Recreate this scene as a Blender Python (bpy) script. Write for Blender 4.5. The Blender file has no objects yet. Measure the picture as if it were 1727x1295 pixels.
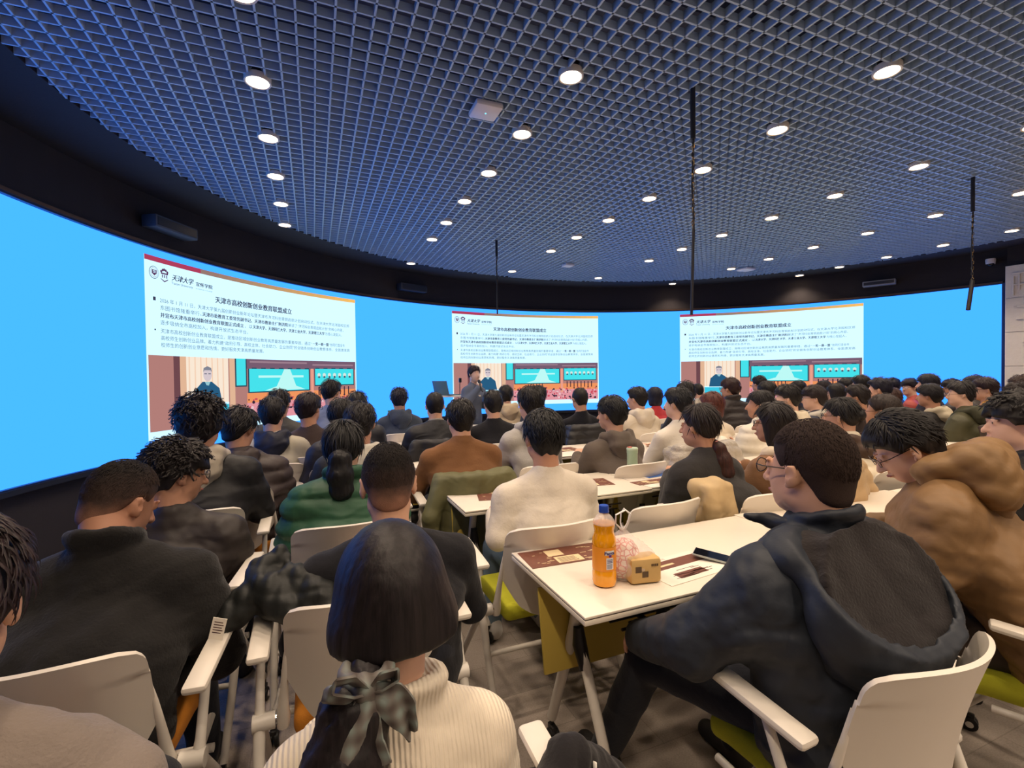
import bpy, bmesh, math, random
import numpy as np
import openvdb
from mathutils import Vector, Matrix

SC = bpy.context.scene
COL = SC.collection
# ------------------------------------------------------------------ camera
# world: X along the desk rows, Y towards the screen wall, Z up, metres
CAM = np.array([0.0, 0.0, 1.458])
YAW, PIT, ROL, FPX = .3917, -.0183, -.0122, 808.0
def cam_axes():
    cy, sy, cp, sp, cr, sr = math.cos(YAW), math.sin(YAW), math.cos(PIT), math.sin(PIT), math.cos(ROL), math.sin(ROL)
    f = np.array([sy*cp, cy*cp, sp]); r0 = np.array([cy, -sy, 0.0]); u0 = np.cross(r0, f)
    return cr*r0+sr*u0, -sr*r0+cr*u0, f
_R, _U, _F = cam_axes()
cd = bpy.data.cameras.new('camera'); cam = bpy.data.objects.new('camera', cd); COL.objects.link(cam)
M = Matrix.Identity(4)
for i in range(3):
    M[i][0] = _R[i]; M[i][1] = _U[i]; M[i][2] = -_F[i]; M[i][3] = CAM[i]
cam.matrix_world = M
cd.sensor_fit = 'HORIZONTAL'; cd.sensor_width = 36.0; cd.lens = FPX/1727*36.0
cd.clip_start = 0.05; cd.clip_end = 100
SC.camera = cam
# ------------------------------------------------------------------ world, exposure
w = bpy.data.worlds.new('world'); SC.world = w; w.use_nodes = True
w.node_tree.nodes['Background'].inputs[0].default_value = (0.9, 0.85, 0.8, 1)
w.node_tree.nodes['Background'].inputs[1].default_value = 0.02
SC.view_settings.view_transform = 'Standard'
SC.view_settings.look = 'None'
SC.view_settings.gamma = 1.0
SC.view_settings.use_curve_mapping = False
SC.view_settings.exposure = 0.0
SC.cycles.use_denoising = True
SC.cycles.max_bounces = 6
SC.cycles.diffuse_bounces = 3
SC.cycles.glossy_bounces = 2
SC.cycles.transmission_bounces = 6
SC.cycles.transparent_max_bounces = 6
SC.cycles.sample_clamp_indirect = 4.0
SC.cycles.caustics_reflective = False
SC.cycles.caustics_refractive = False
LAMP_POWER = 44.0
LAMP_COLOR = (1.0, 0.79, 0.59)
SCREEN_GAIN = 1.0

# room shape
CX, CY = 3.784, 2.91            # centre of the curved wall
RW = 5.93                       # radius of the curved wall (screen face)
Z_TOP, Z_BOT = 2.743, 0.72     # screen top and bottom
CEIL = 3.266                    # open grid ceiling
CELL = 0.092
R_GRID = 5.32

# unseen fill light, added to brighten the room from behind the camera
def area_lamp(x, y, z, sx, sy, power):
    ld = bpy.data.lights.new('rear_fill_light', 'AREA'); ld.shape = 'RECTANGLE'; ld.size = sx; ld.size_y = sy
    ld.energy = power; ld.color = LAMP_COLOR
    o = bpy.data.objects.new('rear_fill_light', ld); COL.objects.link(o); o.location = (x, y, z)
    return o

# ------------------------------------------------------------------ tagging
def tag(o, label=None, cat=None, group=None, kind=None):
    if label: o['label'] = label
    if cat: o['category'] = cat
    if group: o['group'] = group
    if kind: o['kind'] = kind
    return o
def empty(name, loc=(0, 0, 0), rz=0.0, label=None, cat=None, group=None):
    o = bpy.data.objects.new(name, None); COL.objects.link(o)
    o.location = loc; o.rotation_euler = (0, 0, rz); o.empty_display_size = 0.1
    return tag(o, label, cat, group)
def copy_tree(o, parent=None):
    c = o.copy(); COL.objects.link(c); c.parent = parent
    for ch in list(o.children): copy_tree(ch, c)
    return c
def retag(o, **k):
    for a, v in k.items(): o[a] = v
    return o

# ------------------------------------------------------------------ materials
MATS = {}
def srgb(c):
    return tuple(((v/255)/12.92 if v/255 <= .04045 else ((v/255+.055)/1.055)**2.4) for v in c)
def new_mat(name):
    m = bpy.data.materials.new(name); m.use_nodes = True
    nt = m.node_tree; return m, nt, nt.nodes['Principled BSDF']
def plain(name, rgb, rough=0.5, metal=0.0, spec=0.5, bump=None, var=0.0, scale=20.0, coat=0.0):
    """procedural surface: base colour with a soft noise variation and optional bump"""
    if name in MATS: return MATS[name]
    m, nt, b = new_mat(name); c = srgb(rgb)
    b.inputs['Roughness'].default_value = rough; b.inputs['Metallic'].default_value = metal
    b.inputs['Specular IOR Level'].default_value = spec
    if coat: b.inputs['Coat Weight'].default_value = coat
    tc = nt.nodes.new('ShaderNodeTexCoord'); n = nt.nodes.new('ShaderNodeTexNoise')
    n.inputs['Scale'].default_value = scale; n.inputs['Detail'].default_value = 3
    nt.links.new(tc.outputs['Object'], n.inputs['Vector'])
    mix = nt.nodes.new('ShaderNodeMix'); mix.data_type = 'RGBA'
    lo = tuple(v*(1-var) for v in c); hi = tuple(min(1, v*(1+var)) for v in c)
    mix.inputs[6].default_value = (*lo, 1); mix.inputs[7].default_value = (*hi, 1)
    nt.links.new(n.outputs['Fac'], mix.inputs[0]); nt.links.new(mix.outputs[2], b.inputs['Base Color'])
    if bump:
        n2 = nt.nodes.new('ShaderNodeTexNoise'); n2.inputs['Scale'].default_value = bump[0]; n2.inputs['Detail'].default_value = 2
        nt.links.new(tc.outputs['Object'], n2.inputs['Vector'])
        bp = nt.nodes.new('ShaderNodeBump'); bp.inputs['Strength'].default_value = bump[1]; bp.inputs['Distance'].default_value = bump[2]
        nt.links.new(n2.outputs['Fac'], bp.inputs['Height']); nt.links.new(bp.outputs['Normal'], b.inputs['Normal'])
    MATS[name] = m; return m
def fabric(rgb, kind='knit'):
    name = 'fabric_%s_%d_%d_%d' % (kind, *rgb)
    if name in MATS: return MATS[name]
    m, nt, b = new_mat(name); c = srgb(rgb)
    b.inputs['Roughness'].default_value = .55 if kind == 'shell' else .92
    if kind == 'shiny':
        b.inputs['Roughness'].default_value = .28
    b.inputs['Specular IOR Level'].default_value = .35 if kind in ('shell', 'shiny') else .15
    tc = nt.nodes.new('ShaderNodeTexCoord'); L = nt.links.new
    n = nt.nodes.new('ShaderNodeTexNoise'); n.inputs['Scale'].default_value = 5; n.inputs['Detail'].default_value = 6; L(tc.outputs['Object'], n.inputs['Vector'])
    mix = nt.nodes.new('ShaderNodeMix'); mix.data_type = 'RGBA'
    v = .25 if kind == 'fleece' else .12
    mix.inputs[6].default_value = (*[x*(1-v) for x in c], 1); mix.inputs[7].default_value = (*[min(1, x*(1+v)) for x in c], 1)
    L(n.outputs['Fac'], mix.inputs[0]); L(mix.outputs[2], b.inputs['Base Color'])
    bp = nt.nodes.new('ShaderNodeBump')
    if kind == 'rib':
        wv = nt.nodes.new('ShaderNodeTexWave'); wv.wave_type = 'BANDS'; wv.bands_direction = 'X'; wv.inputs['Scale'].default_value = 38
        wv.inputs['Distortion'].default_value = 1.2; L(tc.outputs['Object'], wv.inputs['Vector'])
        L(wv.outputs['Fac'], bp.inputs['Height']); bp.inputs['Strength'].default_value = .55; bp.inputs['Distance'].default_value = .004
    else:
        n2 = nt.nodes.new('ShaderNodeTexNoise'); L(tc.outputs['Object'], n2.inputs['Vector'])
        n2.inputs['Scale'].default_value = {'knit': 90, 'fleece': 130, 'shell': 14, 'shiny': 22, 'denim': 220}.get(kind, 90)
        n2.inputs['Detail'].default_value = 5
        L(n2.outputs['Fac'], bp.inputs['Height'])
        bp.inputs['Strength'].default_value = {'fleece': .6, 'shell': .28, 'shiny': .7}.get(kind, .35)
        bp.inputs['Distance'].default_value = {'shell': .012, 'shiny': .02}.get(kind, .004)
    wr_ = nt.nodes.new('ShaderNodeTexNoise'); wr_.noise_type = 'RIDGED_MULTIFRACTAL'; wr_.inputs['Scale'].default_value = 5.5; wr_.inputs['Detail'].default_value = 2.2; wr_.inputs['Distortion'].default_value = 1.1
    mpw = nt.nodes.new('ShaderNodeMapping'); mpw.inputs['Scale'].default_value = (1, 1, 1.8); mpw.inputs['Rotation'].default_value = (.3, .5, .2); L(tc.outputs['Object'], mpw.inputs['Vector']); L(mpw.outputs[0], wr_.inputs['Vector'])
    bw = nt.nodes.new('ShaderNodeBump'); bw.inputs['Strength'].default_value = {'shell': .75, 'shiny': .9, 'fleece': .25, 'rib': .2, 'denim': .5}.get(kind, .5); bw.inputs['Distance'].default_value = .011
    L(wr_.outputs['Fac'], bw.inputs['Height']); L(bp.outputs['Normal'], bw.inputs['Normal']); L(bw.outputs['Normal'], b.inputs['Normal'])
    if kind in ('fleece', 'knit', 'rib'):
        b.inputs['Sheen Weight'].default_value = .12
    MATS[name] = m; return m
def hair_mat(rgb=(22, 18, 17)):
    name = 'hair_%d_%d_%d' % rgb
    if name in MATS: return MATS[name]
    m, nt, b = new_mat(name); c = srgb(rgb); L = nt.links.new
    tc = nt.nodes.new('ShaderNodeTexCoord'); mp = nt.nodes.new('ShaderNodeMapping'); mp.inputs['Scale'].default_value = (160, 160, 7)
    L(tc.outputs['Object'], mp.inputs['Vector'])
    n = nt.nodes.new('ShaderNodeTexNoise'); n.inputs['Scale'].default_value = 1; n.inputs['Detail'].default_value = 3; L(mp.outputs[0], n.inputs['Vector'])
    r = nt.nodes.new('ShaderNodeValToRGB'); r.color_ramp.elements[0].position = .3; r.color_ramp.elements[1].position = .75
    r.color_ramp.elements[0].color = (*[x*.5 for x in c], 1); r.color_ramp.elements[1].color = (*[x*1.7 for x in c], 1)
    L(n.outputs['Fac'], r.inputs[0]); L(r.outputs[0], b.inputs['Base Color'])
    bp = nt.nodes.new('ShaderNodeBump'); bp.inputs['Strength'].default_value = .35; bp.inputs['Distance'].default_value = .002
    L(n.outputs['Fac'], bp.inputs['Height']); L(bp.outputs['Normal'], b.inputs['Normal'])
    b.inputs['Roughness'].default_value = .52; b.inputs['Specular IOR Level'].default_value = .35
    MATS[name] = m; return m
def crop_mat(zlo, zhi, tag_, dark=(26, 21, 20)):
    """cropped hair: the growth thins out to skin low on the neck and sides (a fade haircut)"""
    name = 'cropped_hair_' + tag_
    if name in MATS: return MATS[name]
    m, nt, b = new_mat(name); L = nt.links.new
    tc = nt.nodes.new('ShaderNodeTexCoord'); sp = nt.nodes.new('ShaderNodeSeparateXYZ'); L(tc.outputs['Object'], sp.inputs[0])
    mr = nt.nodes.new('ShaderNodeMapRange'); mr.inputs['From Min'].default_value = zlo; mr.inputs['From Max'].default_value = zhi
    L(sp.outputs['Z'], mr.inputs['Value'])
    n = nt.nodes.new('ShaderNodeTexNoise'); n.inputs['Scale'].default_value = 28; n.inputs['Detail'].default_value = 3; L(tc.outputs['Object'], n.inputs['Vector'])
    ad = nt.nodes.new('ShaderNodeMath'); ad.operation = 'MULTIPLY_ADD'; ad.inputs[1].default_value = .3; L(n.outputs['Fac'], ad.inputs[0]); L(mr.outputs[0], ad.inputs[2])
    r = nt.nodes.new('ShaderNodeValToRGB'); r.color_ramp.elements[0].position = .15; r.color_ramp.elements[1].position = .95
    r.color_ramp.elements[0].color = (*srgb((150, 108, 88)), 1); r.color_ramp.elements[1].color = (*srgb(dark), 1)
    e = r.color_ramp.elements.new(.5); e.color = (*srgb((66, 52, 47)), 1)
    L(ad.outputs[0], r.inputs[0]); L(r.outputs[0], b.inputs['Base Color'])
    n2 = nt.nodes.new('ShaderNodeTexNoise'); n2.inputs['Scale'].default_value = 420; L(tc.outputs['Object'], n2.inputs['Vector'])
    bp = nt.nodes.new('ShaderNodeBump'); bp.inputs['Strength'].default_value = .5; bp.inputs['Distance'].default_value = .002
    L(n2.outputs['Fac'], bp.inputs['Height']); L(bp.outputs['Normal'], b.inputs['Normal'])
    b.inputs['Roughness'].default_value = .75; b.inputs['Specular IOR Level'].default_value = .2
    MATS[name] = m; return m
def emit(name, rgb, gain=1.0, sample=True):
    if name in MATS: return MATS[name]
    m, nt, b = new_mat(name)
    nt.nodes.remove(b); e = nt.nodes.new('ShaderNodeEmission'); e.inputs[0].default_value = (*srgb(rgb), 1); e.inputs[1].default_value = gain
    nt.links.new(e.outputs[0], nt.nodes['Material Output'].inputs[0])
    if not sample:
        try: m.cycles.emission_sampling = 'NONE'
        except Exception: pass
    MATS[name] = m; return m

# ------------------------------------------------------------------ mesh helpers
def mesh_obj(name, verts, faces, mat, parent=None, smooth=False, mats=None, idx=None):
    me = bpy.data.meshes.new(name)
    me.from_pydata([tuple(v) for v in verts], [], [tuple(f) for f in faces])
    for m in (mats or [mat]):
        if m: me.materials.append(m)
    if idx is not None: me.polygons.foreach_set('material_index', idx)
    if smooth: me.polygons.foreach_set('use_smooth', [True]*len(me.polygons))
    me.update()
    o = bpy.data.objects.new(name, me); COL.objects.link(o)
    if parent: o.parent = parent
    return o
class MB:
    """collects simple solids into ONE mesh object"""
    def __init__(s): s.v = []; s.f = []; s.i = []; s.mats = []
    def _m(s, mat):
        if mat is None: mat = s.mats[0] if s.mats else None
        if mat not in s.mats: s.mats.append(mat)
        return s.mats.index(mat)
    def raw(s, vs, fs, mat=None):
        k = s._m(mat); b = len(s.v); s.v += [tuple(v) for v in vs]
        s.f += [tuple(b+i for i in f) for f in fs]; s.i += [k]*len(fs); return s
    def box(s, lo, hi, mat=None, bev=0.0, M=None):
        bm = bmesh.new(); bmesh.ops.create_cube(bm, size=1)
        for v in bm.verts:
            v.co = Vector([(lo[i]+hi[i])/2 + v.co[i]*(hi[i]-lo[i]) for i in range(3)])
        if bev: bmesh.ops.bevel(bm, geom=bm.edges[:], offset=bev, segments=2, affect='EDGES', profile=.5)
        bm.verts.index_update()
        vs = [(M @ v.co) if M else v.co.copy() for v in bm.verts]; fs = [[v.index for v in f.verts] for f in bm.faces]
        bm.free(); return s.raw(vs, fs, mat)
    def tube(s, pts, r, mat=None, n=10, cap=True, flat=1.0):
        """tube through pts; r number or list"""
        P = [Vector(p) for p in pts]; R = r if isinstance(r, (list, tuple)) else [r]*len(P)
        vs = []; fs = []; up = None
        for i, p in enumerate(P):
            t = (P[min(i+1, len(P)-1)]-P[max(i-1, 0)]).normalized()
            if up is None:
                up = Vector((0, 0, 1)) if abs(t.z) < .9 else Vector((1, 0, 0))
            a = t.cross(up).normalized(); b = a.cross(t).normalized(); up = b
            for k in range(n):
                q = 2*math.pi*k/n; vs.append(p + a*math.cos(q)*R[i] + b*math.sin(q)*R[i]*flat)
        for i in range(len(P)-1):
            for k in range(n):
                fs.append((i*n+k, i*n+(k+1) % n, (i+1)*n+(k+1) % n, (i+1)*n+k))
        if cap: fs.append(tuple(range(n))[::-1]); fs.append(tuple((len(P)-1)*n+k for k in range(n)))
        fs = [f[::-1] for f in fs]
        return s.raw(vs, fs, mat)
    def lathe(s, prof, c=(0, 0, 0), mat=None, n=24, M=None):
        vs = []; fs = []
        for (r, z) in prof:
            for k in range(n):
                a = 2*math.pi*k/n; v = Vector((c[0]+r*math.cos(a), c[1]+r*math.sin(a), c[2]+z)); vs.append(M @ v if M else v)
        for i in range(len(prof)-1):
            for k in range(n): fs.append((i*n+k, i*n+(k+1) % n, (i+1)*n+(k+1) % n, (i+1)*n+k))
        return s.raw(vs, fs, mat)
    def build(s, name, parent=None, smooth=False, auto=False):
        o = mesh_obj(name, s.v, s.f, None, parent, smooth, mats=s.mats, idx=s.i)
        if auto:
            o.data.polygons.foreach_set('use_smooth', [True]*len(o.data.polygons))
            try: o.data.set_sharp_from_angle(angle=math.radians(40))
            except Exception: pass
        return o

# ------------------------------------------------------------------ signed-distance sculpting (smooth organic solids)
class Field:
    def __init__(s, lo, hi, h):
        s.lo = np.array(lo, np.float32); s.h = h
        s.n = np.ceil((np.array(hi)-s.lo)/h).astype(int)+1
        s.f = np.full(s.n, 1.0, np.float32)
        s.ax = [s.lo[i]+np.arange(s.n[i], dtype=np.float32)*h for i in range(3)]
    def win(s, bl, bh):
        a = np.clip(np.floor((np.array(bl)-s.lo)/s.h).astype(int), 0, s.n); b = np.clip(np.ceil((np.array(bh)-s.lo)/s.h).astype(int)+1, 0, s.n)
        if (b <= a).any(): return None
        sl = tuple(slice(a[i], b[i]) for i in range(3))
        X = s.ax[0][sl[0]][:, None, None]; Y = s.ax[1][sl[1]][None, :, None]; Z = s.ax[2][sl[2]][None, None, :]
        return sl, X, Y, Z
    def put(s, sl, d, k, op):
        f = s.f[sl]
        if op == 's': f = -f
        if k > 0:
            hh = np.maximum(k-np.abs(f-d), 0)/k; r = np.minimum(f, d)-hh*hh*k*.25
        else: r = np.minimum(f, d)
        s.f[sl] = -r if op == 's' else r
    def cone(s, a, b, ra, rb, k=.02, op='u', sx=1.0):
        a = np.array(a, float); b = np.array(b, float); m = max(ra, rb)*max(sx, 1)+k*2+3*s.h
        w_ = s.win(np.minimum(a, b)-m, np.maximum(a, b)+m)
        if w_ is None: return
        sl, X, Y, Z = w_; d = b-a; dd = float(d@d)+1e-9
        px, py, pz = X-a[0], Y-a[1], Z-a[2]
        t = np.clip((px*d[0]+py*d[1]+pz*d[2])/dd, 0, 1)
        qx = (px-d[0]*t)/sx; q = np.sqrt(qx*qx+(py-d[1]*t)**2+(pz-d[2]*t)**2)-(ra+(rb-ra)*t)
        s.put(sl, q.astype(np.float32), k, op)
    def ell(s, c, r, R=None, k=.02, op='u'):
        c = np.array(c, float); r = np.array(r, float); m = r.max()+k*2+3*s.h
        w_ = s.win(c-m, c+m)
        if w_ is None: return
        sl, X, Y, Z = w_; x, y, z = X-c[0], Y-c[1], Z-c[2]
        if R is not None:
            x, y, z = (x*R[0, 0]+y*R[1, 0]+z*R[2, 0], x*R[0, 1]+y*R[1, 1]+z*R[2, 1], x*R[0, 2]+y*R[1, 2]+z*R[2, 2])
        k0 = np.sqrt((x/r[0])**2+(y/r[1])**2+(z/r[2])**2); k1 = np.sqrt((x/r[0]**2)**2+(y/r[1]**2)**2+(z/r[2]**2)**2)+1e-6
        s.put(sl, (k0*(k0-1)/k1).astype(np.float32), k, op)
    def ring(s, c, R_, r, zs=1.0, k=.01, op='u', ys=1.0, tilt=0.0):
        c = np.array(c, float); m = R_+r*max(1, zs)+k*2+3*s.h
        w_ = s.win(c-m, c+m)
        if w_ is None: return
        sl, X, Y, Z = w_; x, y, z = X-c[0], Y-c[1], Z-c[2]-tilt*(Y-c[1])
        q = np.sqrt(x*x+(y/ys)**2)-R_; d = np.sqrt(q*q+(z/zs)**2)-r
        s.put(sl, d.astype(np.float32), k, op)
    def noise(s, amp, freq, seed, aniso=(1, 1, 1), ridge=False, mask=None):
        rs = np.random.RandomState(seed); acc = np.zeros(s.n, np.float32); X, Y, Z = s.ax[0][:, None, None]*aniso[0], s.ax[1][None, :, None]*aniso[1], s.ax[2][None, None, :]*aniso[2]
        for i in range(5):
            d = rs.randn(3); d /= np.linalg.norm(d); fr = freq*(1+.55*i); ph = rs.rand()*6.28
            wv = np.sin(fr*(X*d[0]+Y*d[1]+Z*d[2])+ph+1.3*np.sin(fr*.37*(X*d[1]-Y*d[2]+Z*d[0])))
            acc += (1-2*np.abs(wv) if ridge else wv)/(1+.5*i)
        acc *= amp/2.2
        if mask is not None: acc *= mask(X/aniso[0], Y/aniso[1], Z/aniso[2])
        s.f += acc
    def quilt(s, amp, pitch, ph=0.0):
        Z = s.ax[2][None, None, :]; X = s.ax[0][:, None, None]; Y = s.ax[1][None, :, None]
        s.f -= (amp*(np.abs(np.sin(np.pi*(Z+.012*np.sin(9*X+7*Y)+ph)/pitch))**.6)).astype(np.float32)
    def mesh(s):
        h = s.h; f = np.clip(s.f, -3*h, 3*h)
        f[0] = f[-1] = 3*h; f[:, 0] = f[:, -1] = 3*h; f[:, :, 0] = f[:, :, -1] = 3*h
        g = openvdb.FloatGrid(3*h); g.copyFromArray(np.ascontiguousarray(f, dtype=np.float32))
        p, t, q = g.convertToPolygons(isovalue=0.0)
        return p.astype(np.float64)*h+s.lo, q[:, ::-1] if FLIP else q
FLIP = False
def field_obj(name, fields, mat, parent=None, extra=None, mats=None):
    """one mesh object from one or more sculpted fields (plus optional raw (verts, faces, matindex) pieces)"""
    V = []; Q = []; I = []; n = 0
    for fl in fields:
        p, q = fl.mesh()
        if len(p) == 0: continue
        V.append(p); Q.append(q+n); I.append(np.zeros(len(q), int)); n += len(p)
    if extra:
        for (p, q, mi) in extra:
            V.append(np.array(p)); Q.append(np.array(q)+n); I.append(np.full(len(q), mi)); n += len(p)
    V = np.concatenate(V).astype(np.float32); Q = np.concatenate(Q).astype(np.int32); I = np.concatenate(I).astype(np.int32)
    me = bpy.data.meshes.new(name)
    me.vertices.add(len(V)); me.vertices.foreach_set('co', V.ravel())
    me.loops.add(len(Q)*4); me.loops.foreach_set('vertex_index', Q.ravel())
    me.polygons.add(len(Q)); me.polygons.foreach_set('loop_start', np.arange(0, len(Q)*4, 4, dtype=np.int32))
    me.polygons.foreach_set('loop_total', np.full(len(Q), 4, np.int32))
    me.polygons.foreach_set('material_index', I); me.polygons.foreach_set('use_smooth', np.ones(len(Q), bool))
    for m in (mats or [mat]): me.materials.append(m)
    me.update(calc_edges=True); me.validate()
    o = bpy.data.objects.new(name, me); COL.objects.link(o)
    if parent: o.parent = parent
    return o
def Rz(a): c, s = math.cos(a), math.sin(a); return np.array([[c, -s, 0], [s, c, 0], [0, 0, 1.]])
def Rx(a): c, s = math.cos(a), math.sin(a); return np.array([[1., 0, 0], [0, c, -s], [0, s, c]])
def Ry(a): c, s = math.cos(a), math.sin(a); return np.array([[c, 0, s], [0, 1., 0], [-s, 0, c]])
# ================================================================== ROOM
def cpt(a, r, z):   # a: angle from +Y, clockwise, about the curved wall's centre
    return (CX+r*math.sin(a), CY+r*math.cos(a), z)
def arc_wall(name, r0, r1, z0, z1, a0, a1, mat, n=96, parent=None, origin=None):
    """solid curved wall between radii r0 < r1"""
    vs = []; fs = []
    ox, oy = (CX, CY) if origin is None else origin
    for i in range(n+1):
        a = a0+(a1-a0)*i/n
        for r, z in ((r0, z0), (r1, z0), (r1, z1), (r0, z1)):
            x, y, zz = cpt(a, r, z); vs.append((x-CX+ox, y-CY+oy, zz))
    for i in range(n):
        b = i*4; c = b+4
        for k in range(4): fs.append((b+k, b+(k+1) % 4, c+(k+1) % 4, c+k))
    fs.append((0, 3, 2, 1)); fs.append((n*4, n*4+1, n*4+2, n*4+3))
    return mesh_obj(name, vs, fs, mat, parent)
D2R = math.pi/180
A_L, A_R = -97*D2R, 80.6*D2R       # screen arc
m_black = plain('bulkhead_paint', (40, 35, 38), .85, var=.15, scale=6, bump=(60, .2, .004))
m_floor, nt, b = new_mat('carpet_tiles')
tc = nt.nodes.new('ShaderNodeTexCoord'); L = nt.links.new
br = nt.nodes.new('ShaderNodeTexBrick'); br.inputs['Scale'].default_value = 1.0; br.offset = .5
br.inputs['Brick Width'].default_value = .5; br.inputs['Row Height'].default_value = .25; br.inputs['Mortar Size'].default_value = .002
br.inputs['Color1'].default_value = (*srgb((156, 145, 136)), 1); br.inputs['Color2'].default_value = (*srgb((172, 160, 150)), 1); br.inputs['Mortar'].default_value = (*srgb((144, 134, 125)), 1)
L(tc.outputs['Object'], br.inputs['Vector'])
nn = nt.nodes.new('ShaderNodeTexNoise'); nn.inputs['Scale'].default_value = 160; nn.inputs['Detail'].default_value = 4; L(tc.outputs['Object'], nn.inputs['Vector'])
mx = nt.nodes.new('ShaderNodeMix'); mx.data_type = 'RGBA'; mx.blend_type = 'MULTIPLY'; mx.inputs[0].default_value = .7
rr = nt.nodes.new('ShaderNodeValToRGB'); rr.color_ramp.elements[0].color = (.45, .45, .45, 1); rr.color_ramp.elements[1].color = (1.3, 1.3, 1.3, 1)
L(nn.outputs['Fac'], rr.inputs[0]); L(br.outputs['Color'], mx.inputs[6]); L(rr.outputs[0], mx.inputs[7]); L(mx.outputs[2], b.inputs['Base Color'])
b.inputs['Roughness'].default_value = .95
bp = nt.nodes.new('ShaderNodeBump'); bp.inputs['Strength'].default_value = .5; bp.inputs['Distance'].default_value = .004; L(nn.outputs['Fac'], bp.inputs['Height']); L(bp.outputs['Normal'], b.inputs['Normal'])
X0, X1, Y0 = CX-RW, CX+RW, -3.6
def struct(o): o['kind'] = 'structure'; return o
fl = MB(); fl.box((X0-.5, Y0-.3, -.12), (X1+.9, CY+RW+.5, 0.0), m_floor); struct(fl.build('floor'))
# curved wall: plinth under the screen, bulkhead above it
struct(arc_wall('wall_front', RW+.02, RW+.2, 0, CEIL+.55, -100*D2R, 100*D2R, m_black))
struct(arc_wall('trim_1', RW-.05, RW+.03, Z_TOP+.012, Z_TOP+.04, A_L, A_R+.003, plain('trim_metal', (88, 66, 52), .35, metal=.7)))
struct(arc_wall('baseboard_front', RW-.0, RW+.03, 0, .1, A_L, A_R, plain('base_black', (24, 22, 24), .6)))
struct(arc_wall('trim_2', RW-.045, RW+.03, Z_BOT-.05, Z_BOT-.012, A_L, A_R+.003, plain('trim_dark', (22, 24, 34), .5)))
# ceiling: dark deck above the open grid, a solid ring of soffit along the curved wall
m_deck = plain('plenum_deck', (78, 88, 116), .9, var=.3, scale=3)
dk = MB(); dk.box((X0-.5, Y0-.3, CEIL+.5), (X1+.9, CY+RW+.4, CEIL+.6), m_deck)
rs = random.Random(4)
for i in range(9):       # ducts and conduits up in the dark
    y = Y0+.8+i*1.25; dk.box((X0+.1, y, CEIL+.3), (X1-.2, y+rs.choice((.05, .12, .3)), CEIL+.42), m_deck)
struct(dk.build('ceiling'))
struct(arc_wall('trim_3', R_GRID, RW+.05, CEIL+.002, CEIL+.03, -100*D2R, 100*D2R, m_black))
# walls of the rear half
m_side = plain('side_wall_paint', (196, 188, 178), .9, var=.05, scale=3)
wl = MB(); wl.box((X0-.2, Y0, 0), (X0, CY-.6, CEIL+.55), m_black); struct(wl.build('wall_left'))
wb = MB(); wb.box((X0-.2, Y0-.2, 0), (X1+.9, Y0, CEIL+.55), m_side); struct(wb.build('wall_back'))

# right-hand wall faced with off-white blocks carved with raised old-style characters
m_stone = plain('carved_stone', (232, 224, 212), .85, var=.08, scale=9, bump=(38, .5, .006))
wr = MB()
aR = cpt(A_R+.012, RW-.09, 0); tx, ty = math.cos(A_R+.012), -math.sin(A_R+.012)   # along the wall, away from the screen
wdir = Vector((math.cos(math.radians(84)), -math.sin(math.radians(84)), 0)); wn = Vector((-wdir.y, wdir.x, 0)) * -1  # towards the room
WM = Matrix(((wdir.x, wn.x, 0, aR[0]), (wdir.y, wn.y, 0, aR[1]), (0, 0, 1, 0), (0, 0, 0, 1)))
if wn.dot(Vector((CX-aR[0], CY-aR[1], 0))) < 0:
    wn = -wn; WM = Matrix(((wdir.x, wn.x, 0, aR[0]), (wdir.y, wn.y, 0, aR[1]), (0, 0, 1, 0), (0, 0, 0, 1)))
wr.box((0, -.3, 0), (7.2, .06, 2.98), m_stone, M=WM)
rs = random.Random(11)
for zi in range(6):                       # staggered blocks
    z0 = .0+zi*.5; x = 0
    while x < 7.1:
        wd = rs.choice((.36, .5, .62)); x1 = min(x+wd, 7.19)
        wr.box((x+.006, .055, z0+.006), (x1-.006, .075+rs.random()*.012, min(z0+.494, 2.975)), m_stone, bev=.004, M=WM)
        cxs = (x+x1)/2; cz = z0+.25
        if rs.random() < .92:             # raised strokes
            for s_ in range(rs.randint(3, 5)):
                if rs.random() < .5:
                    ww = .06+rs.random()*.1; zz = cz+rs.uniform(-.15, .15); ox = cxs+rs.uniform(-.03, .03)
                    wr.box((ox-ww, .07, zz-.009), (ox+ww, .106, zz+.009), m_stone, bev=.004, M=WM)
                else:
                    hh = .05+rs.random()*.1; ox = cxs+rs.uniform(-.1, .1); zz = cz+rs.uniform(-.08, .08)
                    wr.box((ox-.009, .07, zz-hh), (ox+.009, .106, zz+hh), m_stone, bev=.004, M=WM)
        x = x1
struct(wr.build('wall_right', auto=False))
wu = MB(); wu.box((0, -.3, 2.98), (7.2, .0, CEIL+.55), m_black, M=WM); struct(wu.build('trim_4'))

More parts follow.
